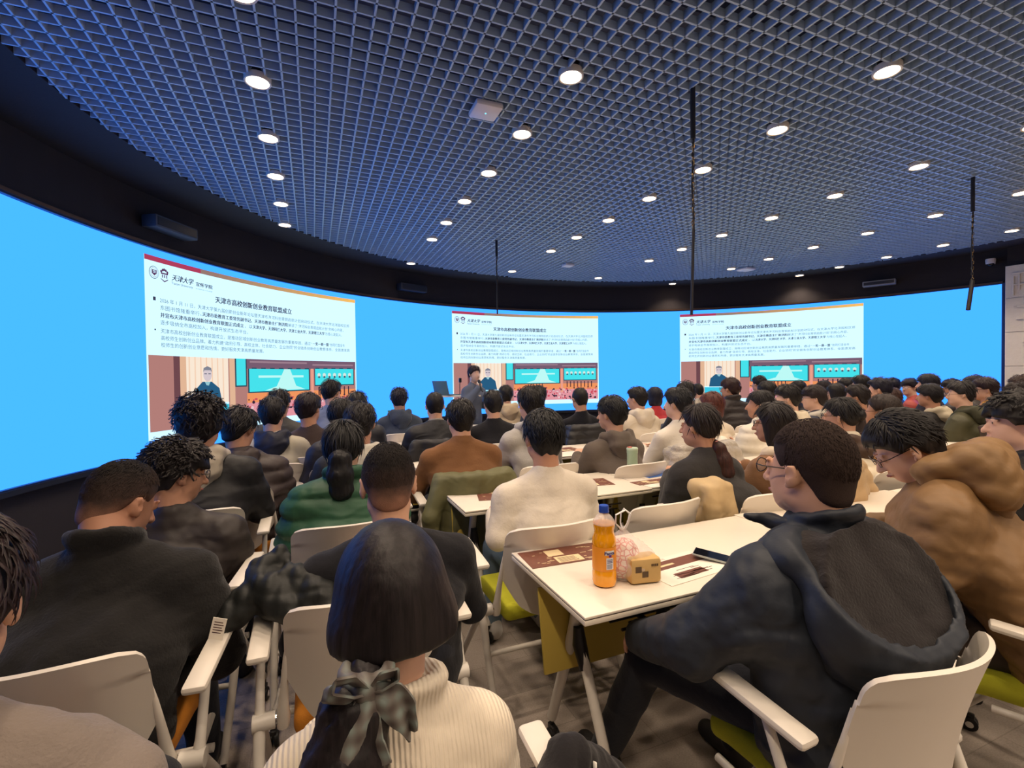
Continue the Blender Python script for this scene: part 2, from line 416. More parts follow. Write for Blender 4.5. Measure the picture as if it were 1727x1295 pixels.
# ---- the open-cell grid ceiling: fins along X and along Y, clipped to the round edge
m_grid = plain('grid_fin_metal', (166, 190, 214), .32, metal=.0, spec=.8, var=.06, scale=2)
def grid_fins():
    V = []; Fc = []
    t = .0055; zb, zt = CEIL-.001, CEIL+.042
    def fin(ax, c, a, b_):
        b0 = len(V)
        for u in (a, b_):
            for (o_, z) in ((-t, zb), (t, zb), (t, zt), (-t, zt)):
                V.append((u, c+o_, z) if ax == 0 else (c+o_, u, z))
        for k in range(4): Fc.append((b0+k, b0+(k+1) % 4, b0+4+(k+1) % 4, b0+4+k))
        Fc.append((b0, b0+3, b0+2, b0+1)); Fc.append((b0+4, b0+5, b0+6, b0+7))
    gx0, gy0 = -.283+CELL/2, 3.293+CELL/2
    for k in range(-200, 200):
        y = gy0+k*CELL
        if Y0+.1 < y < CY+R_GRID:
            if y > CY: hw = math.sqrt(max(R_GRID**2-(y-CY)**2, 0)); fin(0, y, CX-hw, CX+hw)
            else: fin(0, y, CX-R_GRID, CX+R_GRID)
        x = gx0+k*CELL
        if abs(x-CX) < R_GRID:
            fin(1, x, Y0+.1, CY+math.sqrt(R_GRID**2-(x-CX)**2))
    o = mesh_obj('ceiling_grid', V, Fc, m_grid)
    return o
g_ = grid_fins()
tag(g_, 'dark open-cell metal grid hung under the ceiling, glinting blue', 'ceiling grid', kind='structure')

# ---- downlights, set in the grid on a regular pattern
m_lamp = emit('lamp_glow', (255, 224, 184), 22.0)
m_rim = plain('lamp_rim', (214, 208, 198), .4)
proto = None
def downlight():
    r = empty('ceiling_downlight')
    m = MB(); m.lathe([(.064, .03), (.064, -.004), (.074, -.006), (.076, .0), (.076, .03)], mat=m_rim, n=28); m.build('trim_ring', r, auto=True)
    d = MB(); n = 28
    d.raw([(0.061*math.cos(2*math.pi*k/n), .061*math.sin(2*math.pi*k/n), .004) for k in range(n)], [tuple(range(n))[::-1]], m_lamp); d.build('diffuser', r)
    h = MB(); h.lathe([(.0, .12), (.045, .12), (.062, .03), (.064, .03)], mat=m_black, n=20); h.build('housing', r, auto=True)
    ld = bpy.data.lights.new('downlight_lamp', 'SPOT'); ld.energy = LAMP_POWER; ld.color = LAMP_COLOR; ld.spot_size = math.radians(120); ld.spot_blend = .9; ld.shadow_soft_size = .05
    lo = bpy.data.objects.new('downlight_lamp', ld); COL.objects.link(lo); lo.parent = r; lo.location = (0, 0, -.03)
    return r
cols = ['leftmost', 'second', 'third', 'fourth', 'fifth', 'sixth']
rowsn = {-3: 'first', -2: 'second', -1: 'third', 0: 'fourth', 1: 'fifth', 2: 'sixth', 3: 'seventh', 4: 'eighth', 6: 'last'}
for j in range(6):
    for m_ in (-6, -5, -4, -3, -2, -1, 0, 1, 2, 3, 4, 6):
        x = -.283+1.748*j-(.05 if j == 5 else 0); y = 3.293+.736*m_
        if y < Y0+.4 or x < X0+.2: continue
        if math.hypot(x-CX, max(y-CY, 0)) > RW-.15: continue
        if j == 0 and m_ > 4: continue
        if m_ == 6 and j not in (1, 2, 3, 4): continue
        if proto is None: proto = downlight(); o = proto
        else: o = copy_tree(proto)
        o.location = (x, y, CEIL-.014 if m_ != 6 else CEIL-.006)
        if m_ in rowsn:
            if m_ == 6: lb = 'round warm downlight in the dark soffit by the screen, %s column of lights' % cols[j]
            else: lb = 'round warm ceiling downlight, %s of the %s column counting away from the camera' % (rowsn[m_], cols[j])
        else: lb = 'round warm downlight behind the camera, %s column, %s row back' % (cols[j], {-4: 'first', -5: 'second', -6: 'third'}[m_])
        tag(o, lb, 'downlight', 'downlights set in the grid ceiling')

# ---- LED wall
scr = empty('led_wall', (CX, CY, 0)); tag(scr, 'curved wall-sized LED screen, sky blue with three white slides', 'screen')
m_blue = emit('led_blue', (76, 186, 252), SCREEN_GAIN)
m_blue.node_tree.nodes['Emission'].inputs[0].default_value = (.070, .52, 2.1, 1)   # the blue diodes overdrive the camera's blue channel
n = 150; vs = []; fs = []
for i in range(n+1):
    a = A_L+(A_R-A_L)*i/n; vs += [(RW*math.sin(a), RW*math.cos(a), Z_BOT), (RW*math.sin(a), RW*math.cos(a), Z_TOP)]
for i in range(n): fs.append((2*i, 2*i+1, 2*i+3, 2*i+2))
face = mesh_obj('screen_face', vs, fs, m_blue, scr)
fr = arc_wall('screen_frame', RW-.035, RW+.015, Z_TOP, Z_TOP+.014, A_L, A_R, plain('led_frame', (20, 40, 90), .4), parent=scr, origin=(0, 0))
fr2 = arc_wall('screen_frame', RW-.035, RW+.015, Z_BOT-.014, Z_BOT, A_L, A_R, MATS['led_frame'], parent=scr, origin=(0, 0))
e_ = MB(); aa = A_R+.006
e_.box((-.03, -.04, Z_BOT-.014), (.03, .05, Z_TOP+.014), MATS['led_frame'], M=Matrix.Translation((RW*math.sin(aa), RW*math.cos(aa), 0)) @ Matrix.Rotation(-aa, 4, 'Z'))
e_.build('screen_frame', scr)

# ---- slide: built once about the wall's centre line, then turned to its three places
SW, SH = 3.16, 1.81; S_TOP = 2.672
def bend(u, z, off):   # u metres along the arc from the slide's middle
    a = u/RW; r = RW-off
    return (r*math.sin(a), r*math.cos(a), z)
class Flat:
    """flat shapes in slide units (0..1 across, 0..1 down) bent onto the screen"""
    def __init__(s): s.v = []; s.f = []; s.i = []; s.mats = []
    def poly(s, pts, mat, off):
        if mat not in s.mats: s.mats.append(mat)
        b = len(s.v)
        s.v += [bend((p[0]-.5)*SW, S_TOP-p[1]*SH, off) for p in pts]; s.f.append(tuple(range(b, b+len(pts)))[::1]); s.i.append(s.mats.index(mat))
    def rect(s, u0, v0, u1, v1, mat, off, n=None):
        n = n or max(1, int(abs(u1-u0)*24))
        for k in range(n):
            a = u0+(u1-u0)*k/n; b = u0+(u1-u0)*(k+1)/n
            s.poly([(a, v0), (a, v1), (b, v1), (b, v0)], mat, off)
    def disc(s, u, v, ru, rv, mat, off, n=20): s.poly([(u+ru*math.cos(-2*math.pi*k/n), v-rv*math.sin(-2*math.pi*k/n)) for k in range(n)], mat, off)
    def build(s, name, parent): return mesh_obj(name, s.v, s.f, None, parent, mats=s.mats, idx=s.i)
E_ = lambda nm, c: emit('slide_'+nm, c, 1.0, sample=False)
W_ = emit('slide_white', (222, 255, 252), 1.0); W_.node_tree.nodes['Emission'].inputs[0].default_value = (.72, 1.1, 1.35, 1)
ink, red, gold = E_('ink', (74, 78, 98)), E_('maroon', (176, 62, 92)), None
teal, wood, dwood, lwood, cream = E_('teal', (70, 226, 236)), E_('wood', (178, 126, 120)), E_('dark_wood', (110, 72, 78)), E_('light_wood', (226, 182, 150)), E_('curtain', (250, 232, 212))
def slide():
    pass
    F_ = Flat(); F_.rect(0, 0, 1, 1, W_, .004)
    F_.rect(0, 0, .22, .028, red, .007)
    for k in range(20):     # the bar runs from brown to gold
        t = k/19; c = (int(150+100*t), int(120+72*t), int(112-10*t))
        F_.rect(.22+.78*k/20, .0, .22+.78*(k+1)/20, .028, emit('slide_gold_%d' % k, c, 1.0, False), .007, n=1)
    base = F_.build('slide', scr)
    # emblems
    G = Flat(); G.disc(.034, .088, .0180, .0345, ink, .007, 28); G.disc(.034, .088, .0164, .0312, W_, .008, 28); G.disc(.034, .088, .0140, .0268, E_('ring', (190, 205, 215)), .009, 28); G.disc(.034, .088, .0120, .0230, W_, .010, 28)
    mar = E_('emblem', (96, 60, 96))
    G.poly([(.025, .074), (.025, .094), (.034, .105), (.043, .094), (.043, .074)], mar, .011)
    G.rect(.029, .079, .039, .083, W_, .012, 1); G.rect(.029, .087, .039, .09, W_, .012, 1)
    ex_ = lambda u: .0735+(u-.107)*.62
    for k in range(5): G.disc(ex_(.088+.0095*k), .072-.006*math.sin(math.pi*k/4)*2, .0038, .008, mar, .007, 10)
    G.poly([(ex_(.086), .078), (ex_(.086), .086), (ex_(.13), .086), (ex_(.13), .078)], mar, .007)
    for u_ in (.092, .105, .119): G.rect(ex_(u_), .088, ex_(u_+.006), .106, mar, .007, 1)
    G.poly([(ex_(.084), .11), (ex_(.107), .122), (ex_(.13), .11), (ex_(.13), .114), (ex_(.107), .130), (ex_(.084), .114)], mar, .007)
    G.build('emblem', base)
    def text(body, u, v, size, mat, name, bold=0.0, width=None, shear=0.0, off=.0085):
        c = bpy.data.curves.new('t', 'FONT'); c.body = body; c.size = 1; c.resolution_u = 2; c.offset = bold; c.shear = shear
        o = bpy.data.objects.new('t', c); COL.objects.link(o)
        me = bpy.data.meshes.new_from_object(o.evaluated_get(bpy.context.evaluated_depsgraph_get()))
        bpy.data.objects.remove(o); bpy.data.curves.remove(c)
        co = np.zeros(len(me.vertices)*3); me.vertices.foreach_get('co', co); co = co.reshape(-1, 3)
        s1 = size
        sx = s1 if width is None else width*SW/(co[:, 0].max()-co[:, 0].min())
        vs = [bend((u-.5)*SW+p[0]*sx, S_TOP-v*SH+p[1]*s1, off) for p in co]
        fs = [tuple(pp.vertices)[::-1] for pp in me.polygons]; bpy.data.meshes.remove(me)
        if bold > .005:      # heavy weight: the strokes are doubled sideways
            n0 = len(vs); vs = vs+[bend((u-.5)*SW+p[0]*sx+.045*s1, S_TOP-v*SH+p[1]*s1, off+.0004) for p in co]; fs = fs+[tuple(i+n0 for i in f) for f in fs]
        return vs, fs
    def text_obj(name, items):
        V = []; F2 = []; I = []; ms = []
        for (mat, (vs, fs)) in items:
            if mat not in ms: ms.append(mat)
            b = len(V); V += vs; F2 += [tuple(b+i for i in f) for f in fs]; I += [ms.index(mat)]*len(fs)
        return mesh_obj(name, V, F2, None, base, mats=ms, idx=I)
    tcol, gcol = E_('text', (92, 120, 136)), E_('text_bold', (62, 62, 84))
    text_obj('logo_text', [(gcol, text('天津大学', .100, .106, .070, gcol, '', .006, .088, .25)), (gcol, text('Tianjin University', .100, .130, .034, gcol, '', .003, .085)),
                           (gcol, text('宣怀学院', .197, .108, .048, gcol, '', .008, .070)), (tcol, text('XUANHUAI COLLEGE', .197, .129, .018, tcol, '', 0, .070))])
    text_obj('title_text', [(gcol, text('天津市高校创新创业教育联盟成立', .278, .187, .080, gcol, '', .009, .365))])
    x0, x1 = .053, .965; fw = x1-x0
    ls = [(.292, [('2026 年 1 月 11 日，天津大学第九届创新创业新年论坛暨天津市海河科创青铜启航计划启动仪式，在天津大学北洋园校区郑', 0, fw)]),
          (.345, [('东图书馆隆重举行。', 0, .168), ('天津市委教育工委常务副书记、天津市教委主任荆洪阳', 1, .405), ('解读了“海河科创青铜启航计划”的核心内容，', 0, .305)]),
          (.398, [('并宣布天津市高校创新创业教育联盟正式成立', 1, .355), ('，以', 0, .04), ('天津大学、天津科技大学、天津工业大学、天津理工大学', 1, .375), ('为核心发起人，', 0, .1)]),
          (.451, [('逐步吸纳全市高校加入，构建开放式生态平台。', 0, .375)]),
          (.512, [('天津市高校创新创业教育联盟成立，是推动区域创新创业教育高质量发展的重要举措，通过“', 0, .70), ('一奖一赛一盟', 1, .092), ('”协同打造全市', 0, .092)]),
          (.562, [('高校师生创新创业品牌，着力构建“政府引导、高校主体、社会助力、企业协同”的全链条创新创业教育体系，全面激发高', 0, fw)]),
          (.612, [('校师生的创新创业意愿和热情，更好服务天津高质量发展。', 0, .45)])]
    # lines sit inside the upper 54 % of the slide
    items = []
    for v, segs in ls:
        v = .232+(v-.292)*(.478-.232)/(.612-.292); u = x0
        for (tx_, bo, wd) in segs:
            items.append((gcol if bo else tcol, text(tx_, u, v+.012, .052, None, '', .008 if bo else .001, wd-.004))); u += wd
    text_obj('body_text', items)
    B = Flat(); B.rect(.028, .220, .038, .240, gcol, .0085, 1); B.disc(.033, .398, .003, .005, gcol, .0085, 8); B.build('bullet', base)
    # the photograph on the slide: a hall with a speaker, two screens and an audience
    P = Flat(); v0, v1 = .538, .955
    def pv(v): return v0+(v1-v0)*v
    R_ = lambda a, b_, c, d, m, o=.0075, n=None: P.rect(a, pv(b_), c, pv(d), m, o, n)
    R_(0.006, 0, .994, 1, wood, .006)
    R_(.10, 0, .125, 1, dwood); R_(.125, 0, .15, 1, lwood); R_(.15, 0, .33, 1, cream)
    for k in range(7): R_(.16+.024*k, 0, .165+.024*k, 1, E_('curtain_fold', (244, 208, 180)), .0085, 1)
    R_(.335, 0, .36, 1, lwood); R_(.36, 0, .415, .45, E_('dark_edge', (44, 74, 90))); R_(.366, 0, .41, .43, teal, .0085)
    R_(.415, 0, .994, .16, E_('hall_ceiling', (120, 92, 112))); R_(.43, .03, .72, .06, E_('hall_soffit', (158, 128, 142)), .0085); R_(.75, .06, .98, .09, E_('hall_soffit', (158, 128, 142)), .0085)
    R_(.42, .14, .735, .56, E_('screen_border', (40, 70, 92))); R_(.426, .16, .729, .54, teal, .0085)
    P.poly([(.5, pv(.53)), (.56, pv(.46)), (.6, pv(.16)), (.63, pv(.16)), (.66, pv(.46)), (.71, pv(.53))], E_('ray', (190, 250, 246)), .0095)
    R_(.47, .27, .70, .31, E_('ray', (190, 250, 246)), .010, 3)
    R_(.76, .13, .985, .48, E_('screen_border', (40, 70, 92))); R_(.764, .15, .981, .46, teal, .0085)
    for k in range(7): P.disc(.785+.029*k, pv(.27), .009, .017, E_('portrait', (214, 232, 226)), .0095, 12); P.disc(.785+.029*k, pv(.31), .006, .009, ink, .0105, 8)
    R_(.415, .56, .994, .72, E_('orange_wall', (240, 150, 96)), .007); R_(.74, .15, .755, .8, E_('pilaster', (236, 160, 140)), .009)
    R_(.994-.58, .72, .994, 1, E_('pink_floor', (226, 150, 160)), .007)
    rq = random.Random(3)
    dk_, rd_, lt_ = E_('head_dark', (54, 40, 60)), E_('seat_red', (206, 74, 92)), E_('coat_light', (232, 196, 200))
    for k in range(170):
        u = rq.uniform(.42, .985); v = rq.uniform(.66, .97)
        P.disc(u, pv(v), rq.uniform(.003, .009), rq.uniform(.005, .013), rq.choice((dk_, rd_, lt_, dk_, rd_)), .008+.00001*k, 7)
    for k in range(8): R_(.78+.024*k, .50, .786+.024*k, .66, E_('standing', (52, 36, 52)), .0105, 1)
    for k in range(4): R_(.55+.02*k, .55, .555+.02*k, .68, E_('standing', (52, 36, 52)), .0105, 1)
    R_(.15, .7, .33, 1, E_('podium', (60, 200, 228)), .0085); R_(.15, .68, .33, .71, W_, .0095)
    # the man at the podium
    coat = E_('navy_coat', (40, 92, 128)); skin = E_('face', (214, 200, 206))
    P.poly([(.178, pv(.69)), (.186, pv(.47)), (.215, pv(.36)), (.255, pv(.36)), (.288, pv(.46)), (.30, pv(.69))], coat, .010)
    P.poly([(.225, pv(.36)), (.237, pv(.45)), (.249, pv(.36))], E_('shirt', (150, 200, 210)), .011)
    P.disc(.237, pv(.25), .0185, .044, skin, .0115, 18); P.poly([(.218, pv(.22)), (.221, pv(.155)), (.237, pv(.13)), (.253, pv(.155)), (.256, pv(.22)), (.25, pv(.19)), (.224, pv(.19))], E_('grey_hair', (130, 134, 148)), .0125)
    R_(.223, .235, .234, .25, E_('glasses', (96, 100, 120)), .0125, 1); R_(.240, .235, .251, .25, E_('glasses', (96, 100, 120)), .0125, 1)
    P.poly([(.222, pv(.58)), (.216, pv(.68)), (.262, pv(.68)), (.262, pv(.58))], W_, .0115)
    P.build('photo', base)
    return base
sl0 = slide()
for k, (mid, lb) in enumerate((((-5.95-3.0)/2/5.39, 1), ((-1.275+1.585)/2/5.39, 2), ((3.135+5.99)/2/5.39, 3))):
    o = sl0 if k == 0 else copy_tree(sl0, scr)
    o.rotation_euler = (0, 0, -mid)
# ================================================================== FURNITURE
m_white = plain('white_plastic', (222, 214, 202), .42, var=.02, scale=3)
m_tube = plain('white_powder_coat', (214, 208, 198), .38, var=.03, scale=6)
m_chrome = plain('chrome', (200, 200, 200), .12, metal=1)
m_rubber = plain('black_rubber', (24, 23, 24), .55)
m_lime = plain('lime_cushion', (172, 172, 34), .9, var=.06, bump=(300, .4, .002))
m_orange = plain('orange_cushion', (196, 124, 34), .9, var=.06, bump=(300, .4, .002))
m_top = plain('desk_laminate', (232, 222, 206), .34, var=.015, scale=2)
m_edge = plain('desk_edge_line', (60, 46, 42), .5)
m_panel = plain('olive_panel', (188, 164, 70), .6, var=.05, scale=4)
m_blk = plain('black_plastic', (28, 26, 27), .38)
m_wire = plain('dark_wire', (58, 52, 50), .3, metal=.6)

def caster(m, x, y, z=0.0):
    m.tube([(x, y, z+.095), (x, y, z+.06)], .009, m_blk, 8)
    for s in (-1, 1):
        m.lathe([(.0, -.008), (.02, -.009), (.027, -.006), (.027, .006), (.02, .009), (.0, .008)], mat=m_rubber, n=16,
                M=Matrix.Translation((x+s*.011, y-.012, z+.027)) @ Matrix.Rotation(math.pi/2, 4, 'Y'))
        m.lathe([(.0, -.0), (.013, -.0)], mat=m_chrome, n=12, M=Matrix.Translation((x+s*.0205, y-.012, z+.027)) @ Matrix.Rotation(math.pi/2, 4, 'Y'))
    m.box((x-.012, y-.028, z+.03), (x+.012, y+.016, z+.064), m_blk, .004)

def sheet(name, grid, thick, mat, parent):
    """thicken a grid of points (rows x cols) into a solid shell; grid may hold None for cut-outs"""
    nr, nc = len(grid), len(grid[0]); P = np.array(grid, float)
    du = np.gradient(P, axis=1); dv = np.gradient(P, axis=0); N = np.cross(du, dv); N /= np.linalg.norm(N, axis=2, keepdims=True)+1e-9
    A = P+N*thick/2; B = P-N*thick/2; V = np.concatenate([A.reshape(-1, 3), B.reshape(-1, 3)]); k = nr*nc; F = []
    id_ = lambda i, j: i*nc+j
    for i in range(nr-1):
        for j in range(nc-1):
            F.append((id_(i, j), id_(i, j+1), id_(i+1, j+1), id_(i+1, j))); F.append((k+id_(i, j), k+id_(i+1, j), k+id_(i+1, j+1), k+id_(i, j+1)))
    for i in range(nr-1):
        F.append((id_(i, 0), id_(i+1, 0), k+id_(i+1, 0), k+id_(i, 0))); F.append((id_(i, nc-1), k+id_(i, nc-1), k+id_(i+1, nc-1), id_(i+1, nc-1)))
    for j in range(nc-1):
        F.append((id_(0, j), k+id_(0, j), k+id_(0, j+1), id_(0, j+1))); F.append((id_(nr-1, j), id_(nr-1, j+1), k+id_(nr-1, j+1), k+id_(nr-1, j)))
    o = mesh_obj(name, V, F, mat, parent, smooth=True)
    try: o.data.set_sharp_from_angle(angle=math.radians(50))
    except Exception: pass
    return o

def make_chair(cushion):
    r = empty('armchair')
    # back shell: wide rounded top, narrowing to a rounded foot, curved round the sitter
    rows = 34; cols_ = 25; g = []
    for i in range(rows):
        t = i/(rows-1)                      # 0 bottom .. 1 top
        z = .44+.40*t
        hw = .115+.115*min(1, t/.42)**.7 if t < .42 else .23
        if t > .88: hw = .23-.04*(1-math.sqrt(max(0, 1-((t-.88)/.12)**2)))
        if t < .1: hw *= .72+.28*(t/.1)**.6
        row = []
        for j in range(cols_):
            u = -1+2*j/(cols_-1); x = u*hw
            y = -.205-.085*t+.085*(x/.23)**2+.012*math.sin(math.pi*t)
            zz = z-(.012*abs(u)**3 if t > .8 else 0)
            row.append((x, y, zz))
        g.append(row)
    sheet('backrest', g, .011, m_white, r)
    for s in (-1, 1):                       # arms of the shell that reach down to the pivots
        b = MB()
        b.tube([(s*.221, -.166, .73), (s*.230, -.156, .66), (s*.236, -.138, .58), (s*.241, -.120, .50), (s*.243, -.11, .462), (s*.243, -.108, .435)], [.003, .008, .011, .015, .021, .017], m_white, 10, flat=1.0)
        b.build('back_bracket', r, auto=True)
        h = MB(); h.tube([(s*.243, -.108, .462), (s*.300, -.108, .462)], .0165, m_chrome, 16); h.build('pivot', r, auto=True)
    for s in (-1, 1):
        f = MB(); x = s*.305
        f.tube([(x, -.02, .655), (x, -.085, .50), (x, -.108, .462), (x, -.17, .30), (x, -.275, .09)], [.012, .013, .017, .0145, .0135], m_tube, 12)
        f.tube([(x, -.108, .470), (x, .02, .33), (x, .22, .095)], [.016, .0145, .0135], m_tube, 12)
        f.lathe([(.0, -.03), (.024, -.03), (.024, .03), (.0, .03)], mat=m_tube, n=14, M=Matrix.Translation((x-s*.012, -.108, .462)) @ Matrix.Rotation(math.pi/2, 4, 'Y'))
        f.tube([(x, -.06, .41), (x-s*.03, .0, .405), (x-s*.045, .16, .40)], .011, m_tube, 10)
        f.build('leg', r, auto=True)
        for cy_ in (-.275, .22): c = MB(); caster(c, x, cy_); c.build('caster', r, auto=True)
        a = MB()
        M_ = Matrix.Translation((x, .02, .668)) @ Matrix.Rotation(math.radians(5), 4, 'X')
        a.box((-.030, -.155, -.012), (.030, .15, .012), m_white, .011, M=M_); a.build('armrest', r, auto=True)
    c = MB(); c.tube([(-.305, .02, .395), (.305, .02, .395)], .012, m_tube, 12); c.build('crossbar', r, auto=True)
    c = MB(); c.tube([(-.305, -.16, .30), (.305, -.16, .30)], .0105, m_tube, 12); c.build('crossbar', r, auto=True)
    F = Field((-.27, -.2, .38), (.27, .29, .51), .011)
    F.cone((-.14, .12, .44), (.14, .12, .44), .03, .03, .02)
    w_ = F.win((-.27, -.2, .38), (.27, .29, .51)); sl, X, Y, Z = w_
    qx = np.maximum(np.abs(X)-.185, 0); qy = np.maximum(np.abs(Y-.05)-.165, 0); qz = np.maximum(np.abs(Z-.438+.25*np.maximum(Y-.17, 0)*.6)-.008, 0)
    F.f = (np.sqrt(qx*qx+qy*qy+qz*qz)-.03).astype(np.float32)
    field_obj('seat', [F], cushion, r)
    return r
chair_lime = make_chair(m_lime); chair_orange = make_chair(m_orange)
_used = set()
def place_chair(x, y, rz, label, orange=False, group='white armchairs with casters'):
    src = chair_orange if orange else chair_lime
    if orange in _used: o = copy_tree(src)
    else: o = src; _used.add(orange)
    o.location = (x, y, 0); o.rotation_euler = (0, 0, rz)
    tag(o, label, 'chair', group)
    return o

DW, DD, DH = 1.225, .57, .74
def make_desk():
    r = empty('folding_desk')
    t = MB(); t.box((0, 0, DH-.009), (DW-.006, DD, DH), m_top, .003)
    t.box((.003, .003, DH-.0125), (DW-.009, DD-.003, DH-.0085), m_edge)
    t.box((0, 0, DH-.028), (DW-.006, DD, DH-.012), m_top, .003); t.build('tabletop', r, auto=True)
    for x, nm in ((.13, 'leg'), (DW-.136, 'leg')):
        l = MB(); l.tube([(x, .24, .705), (x, .31, .50), (x, .48, .09)], [.021, .021, .019], m_tube, 14); l.build(nm, r, auto=True)
        l = MB(); l.tube([(x, .265, .53), (x, .17, .36), (x, .03, .09)], [.018, .018, .017], m_tube, 14); l.build(nm, r, auto=True)
        h = MB(); h.tube([(x, .262, .56), (x, .255, .50), (x, .215, .43)], [.018, .026, .021], m_blk, 12)
        h.build('hinge', r, auto=True)
        h = MB(); h.box((x-.05, .19, .69), (x+.05, .31, .715), m_blk, .006); h.build('mounting_plate', r, auto=True)
        for cy_ in (.48, .03): c = MB(); caster(c, x, cy_); c.build('caster', r, auto=True)
    p = MB(); p.box((.02, 0, -.155), (DW-.026, .014, .145), m_panel, .003, M=Matrix.Translation((0, .335, .535)) @ Matrix.Rotation(math.radians(-9), 4, 'X')); p.build('modesty_panel', r, auto=True)
    for x in (.33, DW-.34):
        k = MB(); k.box((x-.012, .03, .66), (x+.012, .30, .712), m_blk, .004); k.tube([(x, .05, .69), (x, .10, .60), (x, .28, .595), (x, .3, .69)], .011, m_blk, 8); k.build('rack_bracket', r, auto=True)
    wv = MB()
    for y, z in ((.06, .655), (.10, .612), (.17, .606), (.24, .606)):
        wv.tube([(.2, y, z), (DW-.2, y, z)], .005, m_wire, 6)
    wv.build('wire_rack', r, auto=True)
    return r
desk0 = make_desk(); nd = 0
DX = .725
ROWS = [(1.215, 4), (2.425, 5), (3.69, 6), (4.93, 5), (6.12, 4)]
ordn = ['first', 'second', 'third', 'fourth', 'fifth', 'sixth']
for ri, (y, cnt) in enumerate(ROWS):
    for k in range(cnt):
        x = DX+k*DW
        o = desk0 if nd == 0 else copy_tree(desk0); nd += 1
        o.location = (x, y+(.02 if k % 2 else 0), 0)
        extra = ', holding the orange soda' if (ri, k) == (0, 0) else (', holding the green tumbler' if (ri, k) == (1, 1) else '')
        tag(o, 'white folding desk, %s row from camera, %s from the aisle%s' % (ordn[ri], ordn[k], extra), 'desk', 'white folding desks in rows')

# ---- papers, phones, drinks
m_paper = plain('paper', (236, 228, 214), .6); m_brown = plain('brown_print', (112, 66, 52), .5, var=.25, scale=60)
m_cream = plain('cream_print', (222, 202, 158), .6); m_ink = plain('print_ink', (84, 54, 48), .6); m_pred = plain('red_print', (178, 62, 66), .5, var=.2, scale=40); m_pblue = plain('blue_print', (60, 110, 190), .5, var=.2, scale=40)
def leaflet(x, y, rz, w_, d_, style, label, z=DH, group='printed leaflets on the desks', cat='leaflet', seed=0):
    m = MB(); rq = random.Random(seed+int(x*100)); m.box((0, 0, 0), (w_, d_, .0012), m_brown if style == 'brown' else m_paper)
    h = .0012
    def pr(a, b, c, d, mt, k=1): m.box((a*w_, b*d_, h), (c*w_, d*d_, h+.0002*k), mt)
    if style == 'brown':
        pr(.30, .52, .50, .88, m_cream); pr(.34, .08, .66, .44, m_cream)
        for i in range(30):
            u, v = rq.uniform(.03, .9), rq.uniform(.06, .92)
            if .28 < u < .68 and v < .9: continue
            pr(u, v, min(u+rq.uniform(.02, .1), .98), v+.018, m_cream, 2)
        for i in range(7): pr(.37, .12+.04*i, .37+rq.uniform(.15, .26), .135+.04*i, m_ink, 2)
    elif style == 'mixed':
        pr(.0, .55, 1, .86, m_brown); pr(.12, .66, .5, .72, m_cream, 2)
        for i in range(16): u = rq.uniform(.12, .6); v = rq.uniform(.12, .42); pr(u, v, u+rq.uniform(.08, .3), v+.015, m_ink)
        m.box((.25*w_, .14*d_, h), (.7*w_, .34*d_, h+.0002), m_brown)
        for i in range(3): pr(.06, .9+.025*i, .5, .905+.025*i, m_ink)
    elif style == 'colour':
        pr(0, .5, 1, 1, m_pred); pr(.1, .0, 1, .42, m_pblue)
        for i in range(8): u = rq.uniform(.1, .6); v = rq.uniform(.1, .9); pr(u, v, u+.2, v+.03, m_paper, 2)
    else:
        for i in range(14): v = .08+i*.06; pr(.1, v, .1+rq.uniform(.4, .8), v+.012, m_ink)
    o = m.build('leaflet'); o.location = (x, y, z+.0006); o.rotation_euler = (0, 0, rz)
    tag(o, label, cat, group); return o
leaflet(.735, 1.60, math.radians(-3), .34, .165, 'brown', 'dark brown leaflet with cream boxes on the nearest desk, behind the orange soda')
leaflet(1.10, 1.275, math.radians(6), .31, .20, 'mixed', 'white leaflet with a brown band on the nearest desk, beside the bag of buns')
leaflet(.86, 2.60, math.radians(-14), .30, .20, 'brown', 'brown leaflet left of the man in the white sweatshirt, second row desk')
leaflet(1.50, 2.66, math.radians(-10), .30, .20, 'brown', 'brown leaflet between the white sweatshirt and the green tumbler')
leaflet(2.08, 2.66, math.radians(8), .30, .21, 'colour', 'red and blue leaflet lying right of the green tumbler')
leaflet(1.92, 2.52, math.radians(3), .26, .10, 'brown', 'dark folded leaflet at the desk seam in front of the tumbler')
leaflet(1.50, 3.95, math.radians(-8), .3, .2, 'mixed', 'leaflet on the third row desk right of the brown sweater')
leaflet(2.05, 3.92, math.radians(4), .30, .21, 'brown', 'brown leaflet on the third row desk behind the taupe hoodie')
leaflet(4.2, 2.55, math.radians(20), .30, .21, 'mixed', 'open white leaflet on the right desk beyond the brown hooded coat')
for k_, (x_, y_) in enumerate(((4.62, 2.55), (4.85, 2.72), (5.05, 2.52), (5.3, 2.7))):
    leaflet(x_, y_, math.radians(-20+k_*17), .30, .21, 'mixed' if k_ % 2 else 'plain', ['white sheet nearest the leaflets pile on the right desk', 'printed sheet in the middle of the right desk', 'plain white sheet at the front of the right desk', 'printed sheet at the far end of the right desk'][k_], z=DH+.001*k_)
leaflet(.80, 5.05, math.radians(12), .28, .2, 'plain', 'white sheet on the fourth row desk by the aisle')
leaflet(3.4, 3.9, math.radians(2), .28, .2, 'mixed', 'leaflet on the third row desk behind the white sweater')

